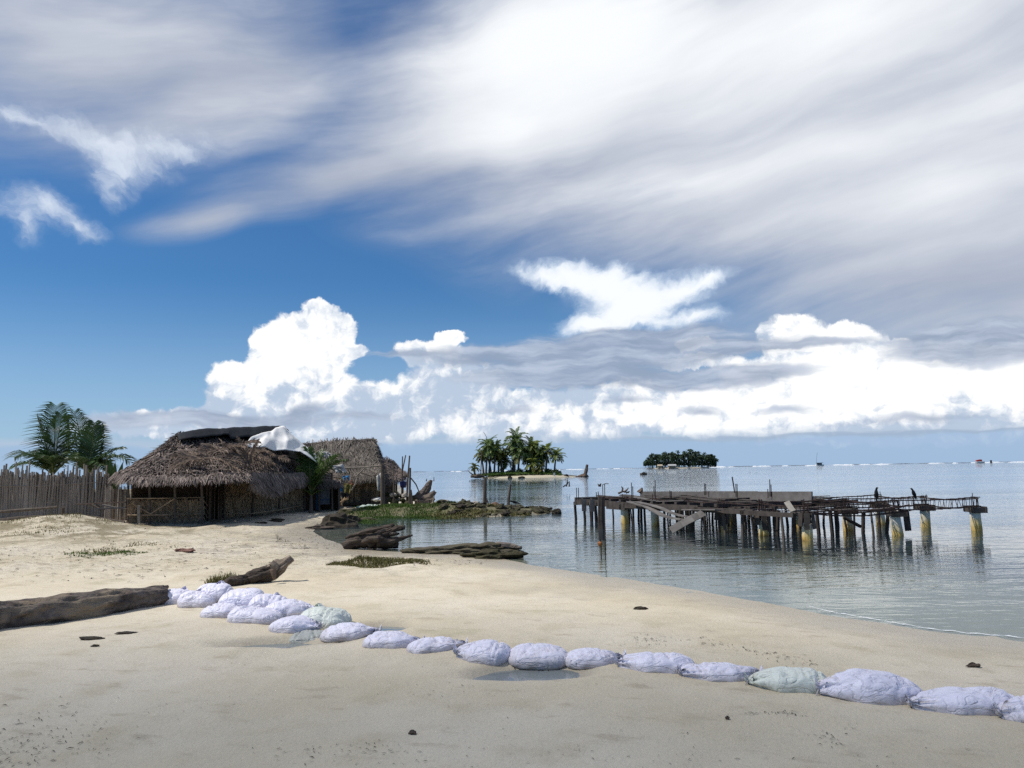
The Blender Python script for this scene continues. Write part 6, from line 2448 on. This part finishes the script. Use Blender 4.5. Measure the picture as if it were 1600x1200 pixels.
    b.link('bent_rebar', M_REBAR, root)

    # a dead branch lying on the deck
    q = P(975, 772, 27.0)
    r2 = thing('dead_branch', q, 'pale forked dead branch lying on the near end of the pier deck', 'branch')
    for pts in ([(966, 771), (973, 768), (983, 770)], [(972, 769), (973, 763), (971, 760)], [(975, 769), (980, 765), (982, 762)], [(978, 770), (984, 768)]):
        b = MB()
        b.tube([P(x, y, 27.0) for x, y in pts], list(np.linspace(.04, .015, len(pts))), 6)
        b.link('twig', M_DRIFT_RED, r2)
    q = P(1002, 766, 27.4)
    b = MB()
    log_mesh(b, [P(999, 770, 27.4), P(1002, 766, 27.4), P(1003, 762, 27.4)], [.09, .06, .02], 8, .3, seg=8)
    tag(b.link('timber_stump', M_DRIFT_RED, origin=tuple(q)), 'short pointed wooden stump standing on the pier deck right of the dead branch', 'stump')

    # mooring post with its rusty float
    p = P(939, 800, 24.6)
    b = MB()
    log_mesh(b, [Vector((p.x, p.y, -1.0)), Vector((p.x, p.y, .2)), P(939.5, 776, 24.6)], [.11, .11, .10], 12, .1, seg=14)
    tag(b.link('mooring_post', M_PILE, origin=(p.x, p.y, WL)), 'stout dark post in the water at the landward corner of the pier', 'post')
    for (px, lab) in ((937, 'thin iron rod in the water by the landward corner of the pier, carrying the float'), (943.5, 'taller thin iron rod rising beside the stout dark post')):
        p = on_plane(px, 872, WL)
        p = P(px, 800, 17.2)
        b = MB()
        b.tube([Vector((p.x, p.y, -.6)), Vector((p.x + .01, p.y, .1)), P(px + .6, 842 if px < 940 else 776, 17.2)], .012, 6)
        tag(b.link('iron_rod', M_REBAR, origin=(p.x, p.y, WL)), lab, 'rod')
    q = P(937.5, 850, 17.2)
    stone_object('float', M_BUOY, 4, q, (.05, .05, .055), 'small rusty orange float stuck on an iron rod', 'float', rough=.15)


def bird(px, py, Y, face, label, s=1.0, posture=.9):
    """perched dark seabird or crow; py is where the feet are"""
    c = P(px, py, Y)
    root = thing('bird', c, label, 'bird')
    f = Vector((face, -.25, 0)).normalized()
    up = Vector((0, 0, 1))
    ax = (f * (1 - posture) + up * posture).normalized()
    b = MB()
    sec = [(-.24, .012), (-.16, .022), (-.06, .045), (.02, .068), (.10, .070), (.16, .052), (.20, .036), (.235, .040), (.265, .036), (.29, .014)]
    cen = []
    for t, r in sec:
        p = c + up * .20 * s + ax * t * s
        if t > .18:
            p += f * (t - .18) * .45 * s
        cen.append(p)
    b.tube(cen, [r * s for t, r in sec], 12)
    b.link('body', M_BIRD, root, smooth=True)
    h = cen[-2]
    b = MB()
    b.tube([h + f * .02 * s, h + f * .06 * s, h + f * .095 * s - up * .01 * s], [.014 * s, .010 * s, .002 * s], 6)
    b.link('beak', M_BIRD, root)
    for sg in (-1, 1):
        sd = f.cross(up) * sg
        b = MB()
        w = c + up * .20 * s
        b.strip([w + ax * .14 * s + sd * .066 * s, w + ax * .02 * s + sd * .076 * s, w - ax * .12 * s + sd * .045 * s, w - ax * .21 * s + sd * .012 * s], [.05 * s, .09 * s, .06 * s, .01 * s], f)
        b.link('wing', M_BIRD, root)
        b = MB()
        b.tube([c + up * .14 * s + sd * .03 * s, c + sd * .03 * s, c + sd * .03 * s + f * .04 * s], .007 * s, 5)
        b.link('leg', M_BIRD, root)


pier()
bird(1370, 781.5, 21.9, .15, 'black bird sitting bolt upright on the rebar of the pier', .72, 1.0)
bird(1429, 780, 22.6, -1, 'black bird with its head turned left, perched on the pier near its seaward end', .66, .75)
bird(806, 791.5, 36.0, -1, 'dark bird crouching on the rubble bank beside the shorter leaning post', .9, .25)
# ------------------------------------------------------------------ islets, boats, surf, added shade caster
def ground_mound(name, cx, cy, rx, ry, h, m, seed, depth=1.2):
    b = MB()
    rows = []
    for j in range(17):
        r = j / 16
        row = []
        for i in range(65):
            a = 2 * PI * i / 64
            k = 1 + .16 * nz((math.cos(a) * 1.6, math.sin(a) * 1.6, seed))
            z = h * (1 - r ** 2.2) if r < .86 else lerp(h * (1 - .86 ** 2.2), -depth, (r - .86) / .14)
            row.append((cx + rx * r * k * math.cos(a), cy + ry * r * k * math.sin(a), WL + z + .12 * h * nz((r * 6, a * 3, seed))))
        rows.append(row)
    b.grid(rows)
    o = b.link(name, m, smooth=True)
    o['kind'] = 'structure'
    return o


def islet():
    Y = 172.0
    M_ISAND = mat('islet_sand', (.52, .46, .35), .95, (.44, .39, .29), .4)
    M_ITURF = mat('islet_turf', (.075, .085, .03), .9, (.035, .045, .016), .5, bump=.1)
    c = P(830, 746, Y)
    ground_mound('islet_sand', c.x, Y + 4, 12.6, 8.5, .75, M_ISAND, 3)
    c2 = P(812, 743, Y)
    ground_mound('islet_turf', c2.x, Y + 4.5, 9.4, 7.0, 1.15, M_ITURF, 5)
    # prototypes of crowns: three, each copied with its own trunk
    M_PALM_MID = mat('palm_leaf_green', (0.16, 0.23, 0.055), 0.5, (0.085, 0.14, 0.035), .6, island=0.45, spec=0.5, translucent=0.3)
    M_PALM_BRIGHT = mat('palm_leaf_yellow_green', (0.27, 0.31, 0.06), 0.5, (0.14, 0.19, 0.04), .6, island=0.45, spec=0.5, translucent=0.3)

    def crown_mesh(seed, n, L, m, droop):
        rnd = random.Random(seed)
        b = MB()
        for i in range(n):
            a = 2.399 * i + rnd.uniform(-.3, .3)
            e = lerp(1.35, -.35, (i + .5) / n) + rnd.uniform(-.15, .15)
            d = Vector((math.cos(a) * math.cos(e), math.sin(a) * math.cos(e), math.sin(e)))
            b.mat = 0 if e > -.05 or rnd.random() < .5 else 1
            pts = palm_frond(b, (0, 0, 0), d, L * rnd.uniform(.8, 1.1), droop * rnd.uniform(.7, 1.2), 22, seed * 90 + i, .15, .30)
            b.tube(pts[::2], .03, 4)
        o = b.link('crown', [m, M_PALM_Y])
        me = o.data
        bpy.data.objects.remove(o)
        return me
    crowns = [crown_mesh(1, 26, 3.4, M_PALM_MID, 1.7), crown_mesh(2, 24, 3.3, M_PALM_BRIGHT, 1.5), crown_mesh(3, 19, 2.8, M_PALM_BRIGHT, 1.3), crown_mesh(4, 17, 2.7, M_PALM_Y, 1.6), crown_mesh(5, 24, 3.6, M_PALM_MID, 2.0)]
    GR = 'coconut palms on the near islet'
    lst = [  # foot px, crown px, crown py, dy, crown kind, scale, label
        (742, 741, 721, -2, 3, .62, 'small yellowish palm standing alone at the left end of the near islet'),
        (756, 752, 703, 0, 3, .85, 'thin leaning palm with sparse drooping crown, second from the left on the near islet'),
        (759, 763, 688, -1, 0, 1.0, 'tall dense palm at the left side of the near islet group'),
        (764, 768, 696, 2, 1, 1.0, 'bushy palm just right of the tall dense left one on the near islet'),
        (772, 775, 694, -1, 1, .95, 'palm with bright green crown in the left half of the near islet group'),
        (768, 761, 702, 3, 1, .9, 'palm behind the tall left pair on the near islet'),
        (783, 785, 700, 1, 3, .9, 'palm with yellow tinged crown in the gap left of the tallest one'),
        (779, 779, 707, 4, 2, .8, 'lower palm behind the gap in the islet palms'),
        (804, 806, 680, 0, 0, 1.08, 'tallest palm in the middle of the near islet'),
        (801, 803, 692, 3, 4, 1.0, 'dark dense palm right behind the tallest one'),
        (809, 813, 699, -1, 4, 1.0, 'dark spreading palm in front of the tallest one'),
        (828, 830, 690, 0, 1, 1.02, 'tall fan shaped palm right of the tallest one on the near islet'),
        (832, 838, 700, 2, 0, 1.0, 'palm behind the tall fan shaped one'),
        (836, 833, 716, -2, 1, .85, 'short palm with hanging fronds below the tall fan shaped one'),
        (847, 846, 706, 2, 4, .9, 'dark palm between the fan shaped one and the right pair'),
        (853, 855, 696, 0, 2, 1.05, 'star shaped palm second from the right end of the near islet'),
        (786, 788, 712, 4, 4, .85, 'shadowed low palm behind the gap left of the tallest one'),
        (841, 842, 724, -3, 3, .7, 'golden dwarf palm at the foot of the right hand group'),
        (822, 826, 704, 4, 0, .95, 'palm hidden behind the middle crowns, right of the tallest one'),
        (866, 869, 704, -1, 2, .98, 'gracefully bent palm at the right end of the near islet, golden lower fronds'),
    ]
    for i, (fx, cx, cy, dy, kd, sc, lab) in enumerate(lst):
        Yp = Y + 3 + dy
        f = P(fx, 742, Yp)
        f.z = WL + .7
        top = P(cx, cy + 9, Yp)
        root = thing('coconut_palm', f, lab, 'palm tree', GR)
        b = MB()
        log_mesh(b, [f - Vector((0, 0, .3)), f.lerp(top, .5) + Vector(((f.x - top.x) * .12, 0, 0)), top], [.24, .19, .15], 8, .05, i, seg=10)
        b.link('trunk', M_TRUNK, root)
        c = bpy.data.objects.new('crown', crowns[kd])
        COL.objects.link(c)
        c.parent = root
        c.location = top - f
        c.rotation_euler = (0, 0, i * 1.7)
        c.scale = (sc * .9, sc * .9, sc * .9)
    # undergrowth
    rnd = random.Random(8)
    for i, (px, w, h, lab) in enumerate(((842, 1.2, 1.2, 'dark bush under the right palms of the near islet'), (858, 1.3, 1.1, 'low green bush beside the bare sand of the near islet'), (868, 1.4, 1.0, 'rounded bush at the foot of the bent palm on the near islet'), (812, 1.1, 1.2, 'bush at the foot of the tallest palm on the near islet'),
                                          (826, 1.2, .9, 'bush between the middle palm trunks of the near islet'), (797, 1.1, .9, 'low bush left of the tallest trunk on the near islet'), (774, 1.0, .7, 'small bush among the left trunks of the near islet'))):
        q = P(px, 742, Y + 1.5)
        q.z = WL + .7
        b = MB()
        for k in range(420):
            d = Vector((rnd.gauss(0, 1), rnd.gauss(0, 1), abs(rnd.gauss(0, 1))))
            d = d.normalized() * rnd.uniform(.5, 1.0)
            p = q + Vector((d.x * w, d.y * w, d.z * h))
            t = Vector((rnd.gauss(0, 1), rnd.gauss(0, 1), rnd.gauss(0, 1))).normalized()
            b.strip([p, p + t * .35], [.22, .05], t.orthogonal().normalized())
        tag(b.link('bush', M_SHRUB, origin=tuple(q)), lab, 'bush', 'bushes on the near islet')
    b = MB()
    for i in range(2600):
        px = rnd.uniform(738, 877)
        q = P(px, 744, Y - 1.5 + rnd.random() * 7)
        q.z = WL + .35 + .45 * math.sin(PI * (px - 738) / 139) + rnd.random() * .25
        t = Vector((rnd.gauss(0, 1), rnd.gauss(0, .5), rnd.random())).normalized()
        b.strip([q, q + t * .5], [.2, .04], t.orthogonal().normalized())
    o = b.link('undergrowth', M_GRASS)
    o['kind'] = 'stuff'
    o['label'] = 'low green undergrowth along the near islet'
    # dead trunk at the right tip
    b = MB()
    q = P(917, 745, Y)
    log_mesh(b, [P(901, 746, Y), P(910, 745, Y), P(917, 744, Y), P(919, 745.5, Y)], [.2, .42, .5, .2], 12, .3, 4, seg=16)
    log_mesh(b, [P(914, 744, Y), P(916, 736, Y), P(917.3, 726, Y)], [.40, .32, .22], 10, .2, 5, seg=14)
    tag(b.link('driftwood_snag', M_DRIFT_RED, origin=tuple(q)), 'upright reddish dead trunk on the sandy right tip of the near islet', 'driftwood')
    b = MB()
    log_mesh(b, [P(736, 744.5, Y - 2), P(748, 744, Y - 2), P(757, 744.5, Y - 2)], [.25, .38, .2], 10, .3, 6, seg=14)
    log_mesh(b, [P(741, 743, Y - 2), P(735, 739, Y - 2), P(731, 735, Y - 2)], [.14, .10, .05], 8, .2, 7, seg=8)
    tag(b.link('driftwood_log', M_DRIFT_RED, origin=tuple(P(736, 744, Y - 2))), 'reddish driftwood with one raised arm at the left tip of the near islet', 'driftwood')
    q = P(866, 743.5, Y - 3)
    b = MB()
    b.beam(q + Vector((0, 0, -.5)), q + Vector((0, 0, .65)), .34, .06, (0, 1, 0))
    b.beam(q + Vector((0, .06, -.6)), q + Vector((0, .06, .5)), .08, .05, (0, 1, 0))
    tag(b.link('marker_board', M_WHITEPAINT, origin=tuple(q)), 'small white board standing on the near islet under the right palms', 'sign')
    b = MB()
    b.tube([P(751, 745, Y - 1), P(752, 720, Y - 1), P(752.5, 703, Y - 1)], .10, 8)
    q = P(752.5, 702, Y - 1)
    vs, fs = stone_mesh(1, (.24, .24, .24), .05, 2)
    b.mat = 1
    b.add([q + v for v in vs], fs)
    tag(b.link('lamp_post', [M_POLE, M_WHITEPAINT], origin=tuple(P(751, 745, Y - 1))), 'thin pole topped with a white globe among the left palms of the near islet', 'lamp post')
    stone_object('islet_rock', M_ROCK_DARK, 2, P(885, 744, Y - 1), (.5, .4, .4), 'dark rock on the bare sand right of the palms on the near islet', 'rock')
    stone_object('islet_rock', M_ROCK_DARK, 5, P(797, 746, Y - 4), (.5, .4, .3), 'dark rock at the waterline in the middle of the near islet', 'rock')
    stone_object('islet_rock', M_ROCK_DARK, 6, P(815, 746.5, Y - 4.5), (.7, .4, .3), 'longer dark rock at the waterline below the tallest islet palm', 'rock')
    # snags standing in the shallows
    for (pts, Yn, lab) in (([[(880, 761), (884, 757)], [(885, 760), (887, 750)], [(884, 760), (888.5, 753)], [(889.5, 760.5), (889.5, 752)]], 62, 'forked dead twigs standing in the water left of the pier'), ([[(935, 760), (938, 756)], [(937, 760), (934, 756)], [(938, 760.5), (939, 755)]], 62, 'small forked twig in the water just behind the pier corner'),
                           ([[(666, 752), (667, 748)]], 72, 'tiny twig sticking out of the water beyond the driftwood'), ([[(734, 753.5), (734, 750.5)]], 95, 'short stick in the water left of the near islet'), ([[(678, 752), (678, 745)]], 90, 'thin stick in the shallows beyond the stick hut')):
        b = MB()
        for sg in pts:
            b.tube([P(x, y, Yn) - Vector((0, 0, .0)) for x, y in sg], [.06, .03], 6)
        q = P(*pts[0][0], Yn)
        tag(b.link('water_snag', M_PILE, origin=tuple(q)), lab, 'twigs')


def far_island():
    Y = 800.0
    M_ISAND = mat('far_sand', (.50, .46, .38), .95, (.45, .41, .33), .05)
    c = P(1062, 728, Y)
    ground_mound('far_island_sand', c.x, Y + 12, 40, 18, 1.6, M_ISAND, 8, 3)
    rnd = random.Random(12)
    b = MB()
    FX, FT = [1005, 1014, 1030, 1062, 1075, 1092, 1110, 1121], [720, 714.5, 711.5, 709.5, 708, 710, 713, 720]
    for i in range(120):
        px = rnd.uniform(1007, 1119)
        topy = np.interp(px, FX, FT) + rnd.uniform(-2.5, 5.5) - (2.0 if rnd.random() < .12 else 0)
        Yp = Y + rnd.uniform(-2, 26)
        f = P(px, 727, Yp)
        f.z = WL + .8
        top = P(px + rnd.uniform(-1, 1), topy, Yp)
        b.mat = 0
        b.tube([f, top], [.28, .18], 5)
        b.mat = 0
        for k in range(13):
            a = 2.399 * k + rnd.random()
            e = rnd.uniform(-.3, 1.2)
            d = Vector((math.cos(a) * math.cos(e), math.sin(a) * math.cos(e), math.sin(e)))
            l = rnd.uniform(3.0, 4.3)
            p1 = top + d * l * .55 + Vector((0, 0, .2))
            p2 = top + d * l * .9 - Vector((0, 0, 1.5))
            s = d.cross(Vector((0, 0, 1)))
            s = s.normalized() if s.length > .01 else Vector((1, 0, 0))
            b.strip([top, p1, p2], [.6, 1.25, .2], (s + Vector((0, 0, rnd.uniform(-.5, .5)))).normalized())
    for i in range(4200):
        px = rnd.uniform(1006, 1119)
        p = P(px, 727 - max(2, 724 - np.interp(px, FX, FT)) * rnd.random() ** 1.2, Y + rnd.uniform(4, 24))
        p.z = max(p.z, WL + .6)
        t = Vector((rnd.gauss(0, 1), rnd.gauss(0, 1), rnd.gauss(0, .7))).normalized()
        b.strip([p, p + t * 1.6], [1.1, .3], t.orthogonal().normalized())
    M_FARWOOD = mat('far_palm_leaf', (.030, .055, .022), .8, (.016, .032, .014), .15, island=.45)
    o = b.link('palm_wood', [M_FARWOOD, M_TRUNK])
    o['kind'] = 'stuff'
    o['label'] = 'dense dark wood of coconut palms covering the far island'
    # huts on its beach
    for (px, w, col, lab) in ((1050, 7, M_TARP_GREY, 'low pale roofed hut on the beach of the far island'), (1031, 4, M_TAN, 'smaller tan hut at the left of the far island beach')):
        q = P(px, 727, Y - 4)
        q.z = WL + .9
        root = thing('beach_hut', q, lab, 'hut')
        b = MB()
        b.box(q + Vector((0, 0, .9)), (w / 2, 2, 1.1))
        b.link('wall', M_CANE, root)
        b = MB()
        h = w / 2 + .5
        b.add([q + Vector(v) for v in ((-h, -2.6, 1.9), (h, -2.6, 1.9), (h, 2.6, 1.9), (-h, 2.6, 1.9), (-h, 0, 3.4), (h, 0, 3.4))], [(0, 1, 5, 4), (2, 3, 4, 5), (0, 4, 3), (1, 2, 5), (0, 3, 2, 1)])
        b.link('roof', col, root)


def boats():
    def hull(b, c, L, W, Hh, d=Vector((1, 0, 0))):
        s = Vector((-d.y, d.x, 0))
        rows = []
        for i in range(13):
            t = -1 + 2 * i / 12
            w = W / 2 * (1 - abs(t) ** 2.6) + .02
            sh = Hh * (1 + .35 * t * t)
            rows.append([c + d * t * L / 2 + s * w * k + Vector((0, 0, z)) for k, z in ((1, sh), (.8, .1 * Hh), (0, -.3), (-.8, .1 * Hh), (-1, sh), (-.9, sh * .9), (0, sh * .82), (.9, sh * .9), (1, sh))])
        b.grid(rows)
    Y = 900.0
    q = P(1281, 724.3, Y)
    q.z = WL
    root = thing('fishing_boat', q, 'dark boat with a cabin and a slanting bare mast on the horizon', 'boat')
    b = MB()
    hull(b, q, 9, 2.8, 1.2)
    b.link('hull', M_WHITEPAINT, root)
    b = MB()
    b.box(q + Vector((-.6, 0, 2.2)), (2.6, 1.2, 1.1))
    b.add([q + Vector(v) for v in ((-4, -1.5, 3.3), (3.6, -1.5, 3.7), (3.6, 1.5, 3.7), (-4, 1.5, 3.3), (-4, -1.5, 3.5), (3.6, -1.5, 3.95), (3.6, 1.5, 3.95), (-4, 1.5, 3.5))], [(3, 2, 1, 0), (4, 5, 6, 7), (0, 1, 5, 4), (1, 2, 6, 5), (2, 3, 7, 6), (3, 0, 4, 7)])
    b.link('cabin', M_HULL, root)
    b = MB()
    b.tube([P(1275.5, 724, Y), P(1276, 715, Y), P(1277, 707, Y)], .12, 6)
    b.link('mast', M_POLE, root)
    q = P(1531, 721.5, Y)
    q.z = WL
    root = thing('motor_boat', q, 'white boat with red upper works out by the reef', 'boat')
    b = MB()
    hull(b, q, 11, 3.4, 1.7)
    b.link('hull', M_WHITEPAINT, root)
    b = MB()
    b.box(q + Vector((-1, 0, 2.9)), (3.0, 1.3, .85))
    b.box(q + Vector((.3, 0, 4.0)), (1.4, 1.0, .25))
    b.link('cabin', M_REDPAINT, root)
    b = MB()
    q = P(1548.5, 721.5, Y)
    q.z = WL
    b.tube([q - Vector((0, 0, 1)), q + Vector((0, 0, .6)), q + Vector((0, 0, 1.0)), q + Vector((0, 0, 2.8)), q + Vector((0, 0, 3.4))], [1.3, 1.4, .9, 1.2, .1], 10)
    tag(b.link('channel_buoy', M_HULL, origin=tuple(q)), 'dark rounded buoy to the right of the red and white boat', 'buoy')
    q = P(1005.5, 740.5, 190)
    root = thing('moored_canoe', q, 'low brown canoe drifting in the shallows before the far island', 'boat')
    b = MB()
    q.z = WL
    hull(b, q, 1.7, .7, .38)
    b.link('hull', M_DRIFT_RED, root)
    b = MB()
    log_mesh(b, [q + Vector((-.4, 0, .4)), q + Vector((0, 0, .55)), q + Vector((.5, 0, .42))], [.1, .2, .1], 8, .3, 3, seg=8)
    b.link('bundle', M_DRIFT_DARK, root)
    b = MB()
    q = P(1178, 739.5, 200)
    for dx in (-1.0, -.4, .5, 1.0):
        b.tube([q + Vector((dx, 0, -.3)), q + Vector((dx + .05, 0, .25 + .1 * math.sin(dx * 5)))], .05, 5)
    tag(b.link('water_snag', M_PILE, origin=tuple(q)), 'row of tiny stakes in the open water right of the far island', 'stakes')
    # surf on the reef
    rnd = random.Random(17)
    b = MB()
    for i in range(80):
        px = rnd.uniform(860, 1700) if rnd.random() < .8 else rnd.uniform(650, 860)
        Y = rnd.uniform(1050, 1500)
        q = P(px, 725, Y)
        q.z = WL
        L = rnd.uniform(4, 26) * (1.0 if px > 860 else .5)
        h = rnd.uniform(.3, 1.5) * (1.0 if px > 1100 else .6)
        row0, row1, row2 = [], [], []
        for k in range(9):
            t = -1 + k / 4
            e = max(0, (1 - t * t)) * (.7 + .6 * rnd.random())
            x = q.x + t * L / 2
            row0.append((x, q.y - 3, WL - .2))
            row1.append((x, q.y - 1, WL + h * e))
            row2.append((x, q.y + 3, WL - .2))
        b.grid([row0, row1, row2])
    o = b.link('reef_surf', M_FOAM)
    o['kind'] = 'stuff'
    o['label'] = 'white line of surf breaking on the reef along the horizon'
    # dark edge of the reef flat
    b = MB()
    for i in range(70):
        px = rnd.uniform(640, 1700)
        Y = rnd.uniform(1300, 1700)
        q = P(px, 725, Y)
        L = rnd.uniform(20, 60)
        rows = [[], [], []]
        for k in range(9):
            t = -1 + k / 4
            e = max(0, 1 - t * t) * (.6 + .6 * rnd.random())
            rows[0].append((q.x + t * L / 2, q.y - 4, WL - .2))
            rows[1].append((q.x + t * L / 2, q.y, WL + .7 * e))
            rows[2].append((q.x + t * L / 2, q.y + 4, WL - .2))
        b.grid(rows)
    o = b.link('reef_rubble', M_HULL)
    o['kind'] = 'stuff'
    o['label'] = 'dark broken edge of the reef along the horizon'
    # thin lip of foam on the near shore
    b = MB()
    pts = [on_plane(x, y, WL) for x, y in ((1265, 949), (1300, 958), (1340, 965), (1400, 975), (1450, 984), (1520, 992), (1610, 999))]
    w = path(pts, 90)
    for j, (off, wd) in enumerate(((.05, .035),)):
        rows = [[], []]
        for i, p in enumerate(w):
            n = .06 * nz((i * .25, j, 3)) + .03 * nz((i * .8, j, 8))
            ww = wd * max(.05, .6 + 1.6 * nz((i * .35, j * 4, 1)))
            rows[0].append((p.x + .3 * (off + n), p.y + off + n, WL + .006))
            rows[1].append((p.x + .3 * (off + n), p.y + off + n + ww, WL + .008))
        b.grid(rows)
    o = b.link('shore_foam', M_FOAM)
    o['kind'] = 'stuff'
    o['label'] = 'thin lip of foam along the near waterline'


islet()
far_island()
boats()


def add_shade_cloud():
    """unseen puff added between sun and beach to shade the near sand"""
    m = bpy.data.materials.new('added_shade_cloud')
    m.use_nodes = True
    t = m.node_tree
    pb = t.nodes['Principled BSDF']
    pb.inputs['Base Color'].default_value = (.9, .9, .9, 1)
    pb.inputs['Roughness'].default_value = 1
    tr = t.nodes.new('ShaderNodeBsdfTransparent')
    mx = t.nodes.new('ShaderNodeMixShader')
    mx.inputs[0].default_value = .46
    t.links.new(tr.outputs[0], mx.inputs[1])
    t.links.new(pb.outputs[0], mx.inputs[2])
    t.links.new(mx.outputs[0], t.nodes['Material Output'].inputs['Surface'])
    Zc = 230.0
    off = SUN_DIR * (Zc / SUN_DIR.z)
    vs, fs = stone_mesh(7, (95, 52, 9), .16, 4)
    b = MB()
    c = Vector((off.x + 6, off.y - 52.5, Zc))  # added along the sun's line, out of view, only for its shadow
    b.add([c + v for v in vs], fs)
    o = b.link('added_shade_cloud', m, origin=tuple(c), smooth=True)
    o['kind'] = 'stuff'
    o['label'] = 'cloudlike shape added out of view to shade the near sand'


add_shade_cloud()
